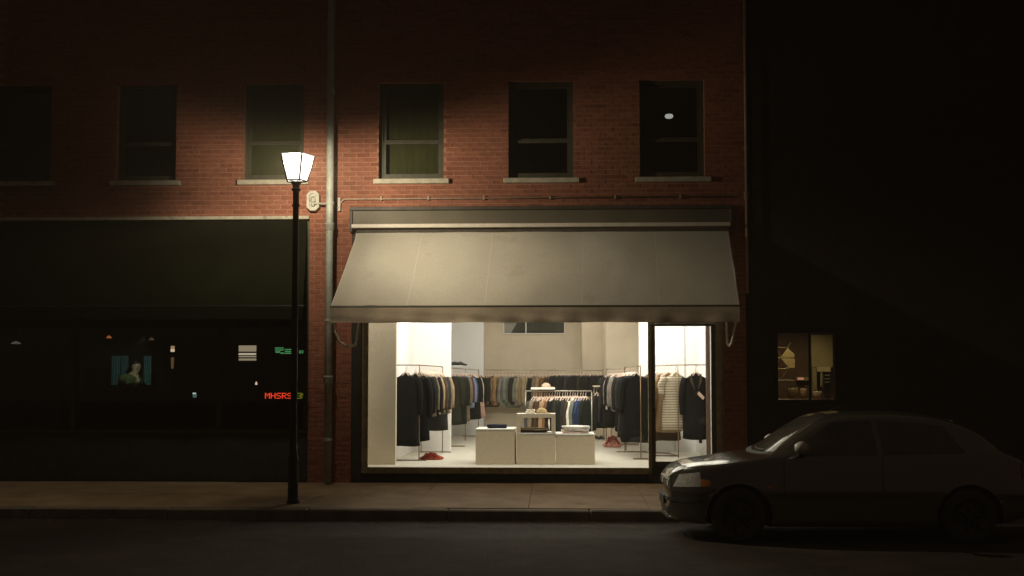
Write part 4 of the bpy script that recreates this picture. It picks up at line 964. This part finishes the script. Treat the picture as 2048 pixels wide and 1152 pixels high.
skinned('trousers', tv, [(0, 1), (1, 2), (2, 3), (0, 4), (4, 5), (5, 6)], trous, person)
HAIR = pm('dark_hair', (.012, .010, .008), .5)
MB().ellipsoid((hx - .015, YPn + .035, hz + .088), (.106, .122, .080)).build('hair', HAIR, person, True)
MB().lathe([(.012, -.01), (.016, .0), (.008, .03)], (hx + .03, YPn - .115, hz - .012), 8).build('nose', skinm, person, True)
for dx_ in (-.005, .06): MB().ellipsoid((hx + dx_, YPn - .103, hz + .022), (.014, .008, .008), 8, 5).build('eye', HAIR, person, True)
MB().ellipsoid((hx + .028, YPn - .098, hz - .05), (.024, .008, .006), 8, 5).build('mouth', pm('lips', (.3, .12, .09), .5), person, True)
MB().ellipsoid((hx - .088, YPn - .005, hz + .005), (.012, .022, .032), 8, 5).build('ear', skinm, person, True)
o = thing('chair', 'dark chair the person in the green sweater sits on', 'chair', (hx - .15, YPn, .2))
sz = pz - .14
MB().bbox(hx - .42, hx + .12, YPn - .35, YPn + .28, sz - .05, sz, .01).build('seat', M['black'], o)
for (a, b) in ((-.38, -.3), (.08, -.3), (-.38, .24), (.08, .24)): MB().box(hx + a - .02, hx + a + .02, YPn + b - .02, YPn + b + .02, .2, sz - .05).build('leg', M['black'], o)
person.rotation_euler = (0, 0, .28)
ctz = hz - .50
o = tag(MB().bbox(hx - 1.2, hx + 1.2, YPn - .95, YPn - .30, .2, ctz, .01).build('counter', M['darkroom'], None, loc=(hx, YPn - .6, .2)), 'dark counter the person in the green sweater leans on', 'counter')

# ------------------------------------------------------------------ neighbouring dark building with one lit window
NX0, NX1 = XR + .03, 14.0
wx0, wx1 = PX(1553, .1), PX(1673, .1); wz0, wz1 = PZ(803, .1), PZ(664, .1)
nb = thing('dark_building', 'dark neighbouring building with one dimly lit ground floor window', 'building', ((NX0 + NX1) / 2, .05, 0))
w_ = MB()
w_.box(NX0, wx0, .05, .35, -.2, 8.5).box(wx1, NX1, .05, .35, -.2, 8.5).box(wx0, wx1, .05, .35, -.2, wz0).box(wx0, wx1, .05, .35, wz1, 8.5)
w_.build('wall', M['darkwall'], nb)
MB().box(NX0, NX1, .36, 12, 8.3, 8.5).build('roof', M['darkroom'], nb)
fm = MB(); fm.box(wx0, wx0 + .02, .10, .16, wz0, wz1).box(wx1 - .02, wx1, .10, .16, wz0, wz1).box(wx0 + .02, wx1 - .02, .10, .16, wz1 - .02, wz1).box(wx0 + .02, wx1 - .02, .10, .16, wz0, wz0 + .02)
wn = fm.build('window', M['black'], nb)
MB().box(wx0 + .01, wx1 - .01, .128, .134, wz0 + .01, wz1 - .01).build('pane', M['glass'], wn)
MB().box(PX(1618, .1), PX(1622, .1), .11, .15, wz0 + .02, wz1 - .02).build('mullion', M['black'], wn)
# room behind
sbox('side_room_back_wall', pm('brown_wall', (.10, .06, .035), .9), wx0 - .8, wx1 + 1.2, 2.2, 2.3, -.1, 3.2)
sbox('side_room_floor', M['darkroom'], wx0 - .8, wx1 + 1.2, .36, 2.2, -.1, 0)
sbox('side_room_ceiling', M['darkroom'], wx0 - .8, wx1 + 1.2, .36, 2.2, 3.1, 3.2)
sbox('side_room_side_wall', M['darkroom'], wx1 + 1.1, wx1 + 1.2, .36, 2.2, 0, 3.1)
light('side_room_lamp', 'SPOT', ((wx0 + wx1) / 2, .48, 2.9), 46, (1, .74, .42), spot_size=rad(100), spot_blend=.6, shadow_soft_size=.1, target=((wx0 + wx1) / 2 + .1, 1.3, 1.2))
Yw = 1.9
olive = pm('olive_paint', (.30, .26, .12), .8, var=.1)
def wbox(name, m, p0, p1, ya, yb, Y, d, parent): 
    return MB().bbox(PX(p0, Y), PX(p1, Y), Y, Y + d, PZ(max(ya, yb), Y), PZ(min(ya, yb), Y), .004).build(name, m, parent)
cb = thing('wall_cabinet', 'pale olive cabinet panel on a post in the lit side window', 'cabinet', (PX(1646, Yw), Yw, PZ(790, Yw)))
wbox('panel', olive, 1623, 1673, 671, 735, Yw, .06, cb); wbox('post', olive, 1624, 1633, 735.5, 782, Yw, .06, cb)
wbox('shelf_box', pm('cream_board', (.5, .42, .26), .8), 1634, 1661, 734, 744, Yw - .1, .09, cb)
wbox('jug_handle', pm('cream_board2', (.4, .34, .2), .8), 1641, 1644, 745, 773, Yw - .1, .05, cb)
for i, yy in enumerate((752, 759, 766)):
    X, Z = P(1654, yy, 1.75); tag(MB().lathe([(.03, 0), (.055, .012), (.058, .02), (.04, .022)], (X, 1.75, Z), 16).build('dish', pm('white_dish', (.6, .52, .38), .4), None, True, loc=(X, 1.75, Z)), f"{['top', 'middle', 'lowest'][i]} pale dish of the stack of three beside the olive cabinet", 'dish', 'stacked dishes in the side window')
X, Z = P(1654, 770, 1.75)
tag(MB().box(X - .07, X + .07, 1.65, 1.9, Z - .08, Z - .06).box(X - .065, X - .055, 1.7, 1.85, Z - .06, PZ(748, 1.75)).box(X + .062, X + .07, 1.7, 1.85, Z - .06, PZ(748, 1.75)).build('dish_rack', M['iron'], None, loc=(X, 1.7, Z)), 'dark rack holding three pale dishes in the side window', 'rack')
# lattice sculpture
lt = thing('lattice_lamp', 'faceted lattice ornament with two pale panels in the lit side window', 'ornament', (PX(1570, 1.2), 1.2, PZ(790, 1.2)))
def seg(pts, m, parent, r=.008, Y=1.2): MB().tube([(PX(a, Y), Y, PZ(b, Y)) for a, b in pts], r, 5).build('bar', m, parent)
brz = pm('bronze', (.20, .17, .08), .4, metal=.3)
for pts in ([(1545, 694), (1578, 697)], [(1553, 698), (1561, 713), (1553, 728)], [(1545, 716), (1589, 716)], [(1545, 738), (1577, 737)], [(1553, 750), (1559, 761)], [(1577, 737), (1558, 762)], [(1545, 760), (1590, 761)], [(1558, 762), (1553, 772)], [(1574, 697), (1582, 686)]): seg(pts, brz, lt)
def facet(pl, d):
    MB().prism([(PX(a, 1.2), PZ(b, 1.2)) for a, b in pl], 1.2 - d, 1.2 + .01).build('facet', pm('pale_gold', (.42, .34, .16), .5, var=.12), lt)
facet([(1562, 714), (1575, 697), (1588, 708), (1589, 714.5)], .006); facet([(1562, 717), (1589, 717.5), (1589, 736), (1577, 736)], .006)
ct_ = thing('side_counter', 'dark counter with jars in the lit side window', 'counter', (PX(1612, .9), .9, 0))
Yk = .85; zk = PZ(797, Yk)
MB().bbox(wx0 - .3, wx1 + .3, .42, 1.1, zk - .04, zk, .005).build('counter_top', pm('worn_wood', (.12, .07, .035), .4, var=.4), ct_)
MB().box(wx0 - .25, wx1 + .25, .46, 1.05, 0, zk - .041).build('cupboard', M['darkroom'], ct_)
def jar(p0, p1, ya, m, label, name='jar'):
    X = (PX(p0, Yk) + PX(p1, Yk)) / 2; r = (PX(p1, Yk) - PX(p0, Yk)) / 2; h_ = PZ(ya, Yk) - zk
    o = thing(name, label, name, (X, Yk, zk), 'jars and pots on the side counter')
    MB().lathe([(r * .9, .001), (r, .01), (r, h_ * .85), (r * .85, h_), (r * .8, h_), (r * .9, h_ * .8), (r * .9, .012), (.005, .011)], (X, Yk, zk), 18, False).build('body', m, o, True)
    MB().lathe([(r * .82, h_ + .001), (r * .82, h_ + .015), (.01, h_ + .018)], (X, Yk, zk), 18).build('lid', M['iron'], o)
jar(1574, 1595, 775, pm('amber_glass', (.30, .24, .12), .2, var=.3), 'wide amber jar on the side counter below the lattice ornament')
jar(1599, 1612, 777, pm('cream_pot', (.52, .38, .22), .5), 'cream mug shaped pot in the middle of the side counter', 'pot')
jar(1624, 1643, 782, pm('grey_pot', (.48, .40, .28), .4, var=.3), 'pale wide pot on the side counter under the olive cabinet', 'pot')
x_, z_ = P(1607, 757, 2.0)
o = thing('strip_light', 'small pink glowing strip light low on the brown wall of the side room', 'light', (x_, 2.0, z_))
MB().box(PX(1597, 2.0), PX(1608, 2.0), 2.05, 2.1, PZ(759.5, 2), PZ(755.5, 2)).build('tube', emat('pink_tube', (1, .42, .25), .5), o)
MB().box(PX(1595, 2.0), PX(1619, 2.0), 2.1, 2.2, PZ(761, 2), PZ(754, 2)).build('fitting', olive, o)

# ------------------------------------------------------------------ parked car
CARX, CARY, CARZ = 1.235, KERB - .20 - .84, ROAD
CL_ = 3.82; CS = 3.96 / 3.82
car = thing('parked_car', 'dark grey-green hatchback parked at the kerb facing left', 'car', (CARX + CL_ / 2, CARY, CARZ))
# station: x, w_bottom, z_bottom, w_mid, w_shoulder, z_shoulder, w_edge, z_edge, z_top
ST = [
 (0.00, .30, .27, .34, .28, .64, .24, .665, .67),
 (0.03, .42, .24, .47, .40, .675, .34, .705, .715),
 (0.08, .50, .22, .535, .47, .72, .41, .745, .76),
 (0.18, .60, .205, .645, .585, .77, .51, .80, .815),
 (0.32, .70, .195, .74, .695, .805, .595, .83, .85),
 (0.55, .78, .185, .815, .79, .83, .66, .86, .875),
 (0.80, .80, .18, .835, .80, .87, .69, .905, .92),
 (1.00, .80, .18, .84, .80, .895, .71, .94, .955),
 (1.14, .80, .18, .84, .80, .905, .675, .99, 1.035),
 (1.40, .80, .18, .84, .80, .915, .60, 1.18, 1.22),
 (1.70, .80, .18, .84, .80, .925, .545, 1.345, 1.385),
 (1.95, .80, .18, .84, .80, .93, .53, 1.385, 1.425),
 (2.30, .80, .18, .84, .80, .935, .53, 1.395, 1.435),
 (2.70, .80, .18, .84, .80, .945, .525, 1.375, 1.41),
 (3.05, .80, .19, .84, .79, .955, .525, 1.31, 1.345),
 (3.30, .79, .20, .83, .775, .955, .55, 1.20, 1.235),
 (3.52, .77, .23, .81, .745, .94, .60, 1.03, 1.06),
 (3.66, .74, .27, .785, .71, .90, .62, .935, .95),
 (3.76, .68, .31, .73, .65, .84, .58, .87, .88),
 (3.82, .58, .36, .63, .54, .74, .48, .77, .78)]
def section(r):
    x, wb, zb, wm, ws, zs, we, ze, zt = r
    zm = min(.52, (zb + zs) / 2 + .06)
    return [(wb * .72, zb - .01), (wb, zb), ((wb + wm) / 2 + .015, zb + .10), (wm, zm), ((wm * .55 + ws * .45), (zm + zs) / 2 + .02), (ws, zs), ((ws + we) / 2 + .012, (zs + ze) / 2 + .012), (we, ze), (we * .62, zt - (zt - ze) * .22), (0, zt)]
SEC = np.array([section(r) for r in ST]); SXs = np.array([r[0] for r in ST])
def pchip(xk, yk, x):
    """monotone cubic through the knots"""
    h_ = np.diff(xk); d = np.diff(yk) / h_; m_ = np.zeros_like(yk)
    for i in range(1, len(xk) - 1):
        if d[i - 1] * d[i] > 0:
            w1, w2 = 2 * h_[i] + h_[i - 1], h_[i] + 2 * h_[i - 1]; m_[i] = (w1 + w2) / (w1 / d[i - 1] + w2 / d[i])
    m_[0], m_[-1] = d[0], d[-1]
    i = np.clip(np.searchsorted(xk, x) - 1, 0, len(xk) - 2); t_ = (x - xk[i]) / h_[i]
    return (2 * t_**3 - 3 * t_**2 + 1) * yk[i] + (t_**3 - 2 * t_**2 + t_) * h_[i] * m_[i] + (-2 * t_**3 + 3 * t_**2) * yk[i + 1] + (t_**3 - t_**2) * h_[i] * m_[i + 1]
US = np.concatenate([np.linspace(0, .35, 22)[:-1], np.linspace(.35, 3.5, 120), np.linspace(3.5, CL_, 20)[1:]])
NK = SEC.shape[1]; VS = np.linspace(0, NK - 1, 70)
tmp = np.zeros((len(US), NK, 2))
for k_ in range(NK):
    for c_ in range(2): tmp[:, k_, c_] = pchip(SXs, SEC[:, k_, c_], US)
GRD = np.zeros((len(US), len(VS), 2)); kk = np.arange(NK, dtype=float)
for i in range(len(US)):
    for c_ in range(2): GRD[i, :, c_] = pchip(kk, tmp[i, :, c_], VS)
def sec_at(x):
    i = int(np.clip(np.searchsorted(US, x) - 1, 0, len(US) - 2)); t_ = (x - US[i]) / (US[i + 1] - US[i])
    return GRD[i] * (1 - t_) + GRD[i + 1] * t_
def yside(x, z):
    s_ = sec_at(min(max(x, 0.0), CL_)); s_ = s_[4:]
    return float(np.interp(z, np.maximum.accumulate(s_[:, 1]), s_[:, 0]))
def ztop(x, y):
    s_ = sec_at(min(max(x, 0.0), CL_)); q = s_[-26:][::-1]
    return float(np.interp(abs(y), np.maximum.accumulate(q[:, 0]), q[:, 1]))
CP = pm('car_paint', (.125, .125, .092), .20, metal=.5, var=.04, grain=0, coat=.9, spec=.5)
MIR = pm('mirror_shell', (.72, .70, .60), .35, var=.05, grain=0, coat=.5)
CGL = pm('car_glass', (.085, .082, .066), .04, spec=.8); CBK = pm('car_black_trim', (.06, .058, .05), .5)
CHR = pm('chrome', (.55, .54, .48), .2, metal=.9); LENS = pm('headlight_lens', (.80, .80, .72), .15, metal=.1, coat=1.0, var=.3, scale=30); ORG = pm('orange_lens', (.92, .30, .06), .25, coat=.6); REDL = pm('red_lens', (.22, .012, .010), .2, coat=.6)
RUB = pm('tyre_rubber', (.05, .048, .042), .8); ALY = pm('wheel_cover', (.06, .06, .055), .35, metal=.6)
def cw(x, y, z): return (CARX + x * CS, CARY + y, CARZ + z)
WXF, WXR, WR, AR = .72, 3.12, .30, .345
verts = []; faces = []; ids = {}
nU, nV = len(US), len(VS)
def pt(i, j, s): return (US[i], s * GRD[i, j, 0], GRD[i, j, 1])
keepv = {}
def vid(i, j, s):
    if j == nV - 1: s = 1
    k_ = (i, j, s)
    if k_ not in ids:
        x, y, z = pt(i, j, s)
        for wx_ in (WXF, WXR):
            dd = math.hypot(x - wx_, z - WR)
            if abs(dd - AR) < .02 and z < .70 and abs(y) > .6 and dd > 0: x, z = wx_ + (x - wx_) * AR / dd, WR + (z - WR) * AR / dd
        ids[k_] = len(verts); verts.append(cw(x, y, z))
    return ids[k_]
for s in (-1, 1):
    for i in range(nU - 1):
        for j in range(nV - 1):
            c_ = (GRD[i, j] + GRD[i + 1, j + 1]) / 2; xm_ = (US[i] + US[i + 1]) / 2
            if j < 34 and any(math.hypot(xm_ - wx_, c_[1] - WR) < AR - .004 for wx_ in (WXF, WXR)): continue
            faces.append((vid(i, j, s), vid(i + 1, j, s), vid(i + 1, j + 1, s), vid(i, j + 1, s)))
for i in (0, nU - 1):
    ring = [vid(i, j, -1) for j in range(nV)] + [vid(i, j, 1) for j in range(nV - 2, -1, -1)]
    faces.append(tuple(ring))
for i in range(nU - 1): faces.append((vid(i, 0, -1), vid(i + 1, 0, -1), vid(i + 1, 0, 1), vid(i, 0, 1)))
mb_ = MB(); mb_.add(verts, faces); body = mb_.build('body', CP, car, True)
def side_patch(name, m, poly, s, off=.004, nu=14, nv=8, th=.004, parent=None):
    """quad patch on the flank; poly = 4 corners (x, z): bottom front, bottom rear, top rear, top front"""
    a, b, c, d = [Vector(p) for p in poly]
    def fn(u, v):
        q = (a * (1 - u) + b * u) * (1 - v) + (d * (1 - u) + c * u) * v
        return cw(q.x, s * (yside(q.x, q.y) + off), q.y)
    return MB().grid(fn, nu, nv, (0, -s * th, 0)).build(name, m, parent or car, True)
def top_patch(name, m, fxy, off=.004, nu=16, nv=16, th=.004):
    def fn(u, v):
        x, y = fxy(u, v); return cw(x, y, ztop(x, y) + off)
    return MB().grid(fn, nu, nv, (0, 0, -th)).build(name, m, car, True)
# wheels and arches
for wx_ in (WXF, WXR):
    for s in (-1, 1):
        cx_, cy_, cz_ = cw(wx_, s * .735, WR)
        ty = MB(); rings = []
        for (y_, r_) in ((-.085, .19), (-.09, .23), (-.088, .27), (-.07, .295), (-.03, .30), (.03, .30), (.07, .295), (.088, .27), (.09, .23), (.085, .19)):
            rings.append([(cx_ + r_ * math.cos(2 * math.pi * k_ / 32), cy_ + y_, cz_ + r_ * math.sin(2 * math.pi * k_ / 32)) for k_ in range(32)])
        wh = ty.loft(rings, False).build('wheel', RUB, car, True)
        rm = MB(); yo = cy_ + s * .07
        rr_ = [[(cx_ + r_ * math.cos(2 * math.pi * k_ / 32), yo - s * dpt, cz_ + r_ * math.sin(2 * math.pi * k_ / 32)) for k_ in range(32)] for r_, dpt in ((.192, -.004), (.185, .004), (.165, .02), (.06, .006), (.05, -.004), (.01, -.006))]
        rm.loft(rr_, False).build('rim', ALY, wh, True)
        sp = MB()
        for q in range(7):
            an = 2 * math.pi * q / 7; sp.tube([(cx_ + .05 * math.cos(an), yo + s * .006, cz_ + .05 * math.sin(an)), (cx_ + .175 * math.cos(an), yo + s * .002, cz_ + .175 * math.sin(an))], [.02, .014], 6)
        sp.build('spoke', ALY, wh, True)
        lin = MB(); rr_ = [[(cw(wx_, 0, 0)[0] + AR * CS * math.cos(math.pi * k_ / 20), CARY + s * y_, CARZ + WR + AR * math.sin(math.pi * k_ / 20)) for k_ in range(21)] for y_ in (.50, .80)]
        lin.loft(rr_, False, False)
        lin.add([(CARX + (wx_ + AR * math.cos(math.pi * k_ / 20)) * CS, CARY + s * .50, CARZ + WR + AR * math.sin(math.pi * k_ / 20)) for k_ in range(21)], [tuple(range(21))])
        lin.build('wheel_arch', CBK, car)
# glass
top_patch('windshield', CGL, lambda u, v: (1.01 + .69 * u + .10 * (1 - u) * (2 * v - 1) ** 2, (2 * v - 1) * (.655 - .145 * u)), .005)
top_patch('rear_window', CGL, lambda u, v: (3.08 + .46 * u, (2 * v - 1) * (.47 + .03 * u)), .005)
for s in (-1, 1):
    side_patch('side_window', CGL, [(1.22, .945), (2.18, .955), (2.16, 1.335), (1.74, 1.315)], s, .006)
    side_patch('side_window', CGL, [(2.24, .96), (3.10, .985), (2.92, 1.275), (2.22, 1.335)], s, .006)
    side_patch('rub_strip', CBK, [(1.14, .50), (2.66, .50), (2.66, .535), (1.14, .535)], s, .010, 24, 2)
    dr = side_patch('door_seam', CBK, [(1.19, .25), (1.197, .25), (1.197, .90), (1.19, .90)], s, .002, 1, 12, .002)
    side_patch('door_seam', CBK, [(2.22, .25), (2.227, .25), (2.227, .93), (2.22, .93)], s, .002, 1, 12, .002)
    side_patch('door_handle', CP, [(2.02, .79), (2.16, .79), (2.16, .815), (2.02, .815)], s, .022, 6, 2, .02)
    side_patch('headlight', LENS, [(.055, .585), (.33, .605), (.325, .765), (.12, .725)], s, .006, 18, 10, .02)
    side_patch('turn_signal', ORG, [(.325, .605), (.43, .612), (.425, .675), (.33, .69)], s, .009, 8, 6, .02)
    side_patch('side_repeater', ORG, [(1.02, .60), (1.075, .60), (1.075, .622), (1.02, .622)], s, .008, 3, 2, .01)
    side_patch('tail_light', REDL, [(3.69, .70), (3.80, .70), (3.77, .84), (3.69, .87)], s, .007, 8, 8, .02)
    side_patch('bumper_strip', CBK, [(.02, .425), (.36, .425), (.36, .465), (.02, .465)], s, .010, 20, 2, .01)
    side_patch('bumper_strip', CBK, [(3.52, .50), (3.81, .50), (3.81, .53), (3.52, .53)], s, .010, 12, 2, .01)
    side_patch('bumper_seam', CBK, [(.05, .572), (.40, .575), (.40, .581), (.05, .578)], s, .003, 16, 1, .003)
    # mirror
    mx_, my_, mz_ = cw(1.36, s * .90, 1.045)
    mi = MB(); rings = []
    for q in range(7):
        a = q / 6; rr_ = math.sin(math.pi * (.10 + .86 * a)) ** .6
        rings.append([(mx_ - .065 + .15 * a + .02 * math.cos(k_ * math.pi / 8), my_ + .10 * rr_ * math.cos(k_ * math.pi / 8) * 1.0, mz_ + .07 * rr_ * math.sin(k_ * math.pi / 8)) for k_ in range(16)])
    mo = mi.loft(rings).build('mirror', MIR, car, True)
    MB().tube([(mx_, my_ - s * .05, mz_ - .03), (mx_ + .02, CARY + s * .79, mz_ - .10)], [.022, .03], 8).build('mirror_arm', CBK, mo)
# hood line and fender line
for s in (-1, 1):
    MB().grid(lambda u, v: (lambda x, y: cw(x, y, ztop(x, y) + .0015))(.10 + .88 * u, s * (.50 + .19 * min(1, u * 2.2) ** .7 + .006 * v)), 24, 1, (0, 0, -.004)).build('hood_seam', CBK, car)
MB().grid(lambda u, v: (lambda x, y: cw(x, y, ztop(x, y) + .0025))(.95 + .06 * v + .10 * (2 * u - 1) ** 2, (2 * u - 1) * .64), 24, 2, (0, 0, -.004)).build('cowl', CBK, car)
for s in (-1, 1):
    wp_ = [];
    for q in range(6):
        y_ = -.45 + .5 * q / 5 + (.05 if s < 0 else .12) ; x_ = 1.02 + .03 * q / 5 + .1 * (y_ / .64) ** 2
        wp_.append(cw(x_, y_, ztop(x_, y_) + .02))
    MB().tube(wp_, .008, 5).build('wiper', CBK, car)
# nose: grille, bumper opening, plate
def nose(name, m, y0, y1, z0, z1, off, th=.02, parent=None):
    """patch following the rounded nose between two heights"""
    def fn(u, v):
        y = y0 + (y1 - y0) * u; z = z0 + (z1 - z0) * v
        lo, hi = 0.0, .5
        if yside(0, z) >= abs(y): x = 0.0
        else:
            for _ in range(22):
                md = (lo + hi) / 2
                if yside(md, z) >= abs(y): hi = md
                else: lo = md
            x = hi
        return cw(x - off, y, z)
    return MB().grid(fn, 36, 4, (th, 0, 0)).build(name, m, parent or car, True)
gr = nose('grille', CHR, -.40, .40, .575, .668, .008)
for z_ in (.585, .612, .639): nose('slot', CBK, -.355, .355, z_, z_ + .016, .012, .004, gr)
X_, Y_, Z_ = cw(-.012, 0, .622)
em = MB(); n = 24
em.loft([[(X_ - dx_, Y_ + ry * math.cos(2 * math.pi * k_ / n), Z_ + rz_ * math.sin(2 * math.pi * k_ / n)) for k_ in range(n)] for ry, rz_, dx_ in ((.062, .036, 0), (.058, .032, .006), (.046, .022, .006), (.044, .020, .002))]).build('emblem', CHR, gr, True)
nose('bumper_strip', CBK, -.56, .56, .425, .465, .012, .01)
nose('lower_intake', CBK, -.42, .42, .275, .345, .005, .006)
nose('bumper_lip', CP, -.62, .62, .215, .24, .018, .02)
b0 = cw(-.016, -.26, .42)
MB().bbox(b0[0] - .012, b0[0] + .004, CARY - .26, CARY + .26, CARZ + .355, CARZ + .465, .003).build('number_plate', CBK, car)
MB().tube([cw(1.9, .25, ztop(1.9, .25)), cw(2.05, .25, ztop(1.9, .25) + .06)], .006, 5).build('aerial', CBK, car)

# ------------------------------------------------------------------ thin volume added for lamp glow and lifted blacks
hm = bpy.data.materials.new('added_haze_mat'); hm.use_nodes = True; nt = hm.node_tree; nt.nodes.clear()
pv = nt.nodes.new('ShaderNodeVolumePrincipled'); pv.inputs['Density'].default_value = 0.0040; pv.inputs['Color'].default_value = (.95, .84, .66, 1)
ho = nt.nodes.new('ShaderNodeOutputMaterial'); nt.links.new(pv.outputs[0], ho.inputs['Volume'])
hz_ = MB().box(-82, 82, -82, 82, ROAD - 1.2, 10.2).build('added_haze', hm); hz_['kind'] = 'stuff'
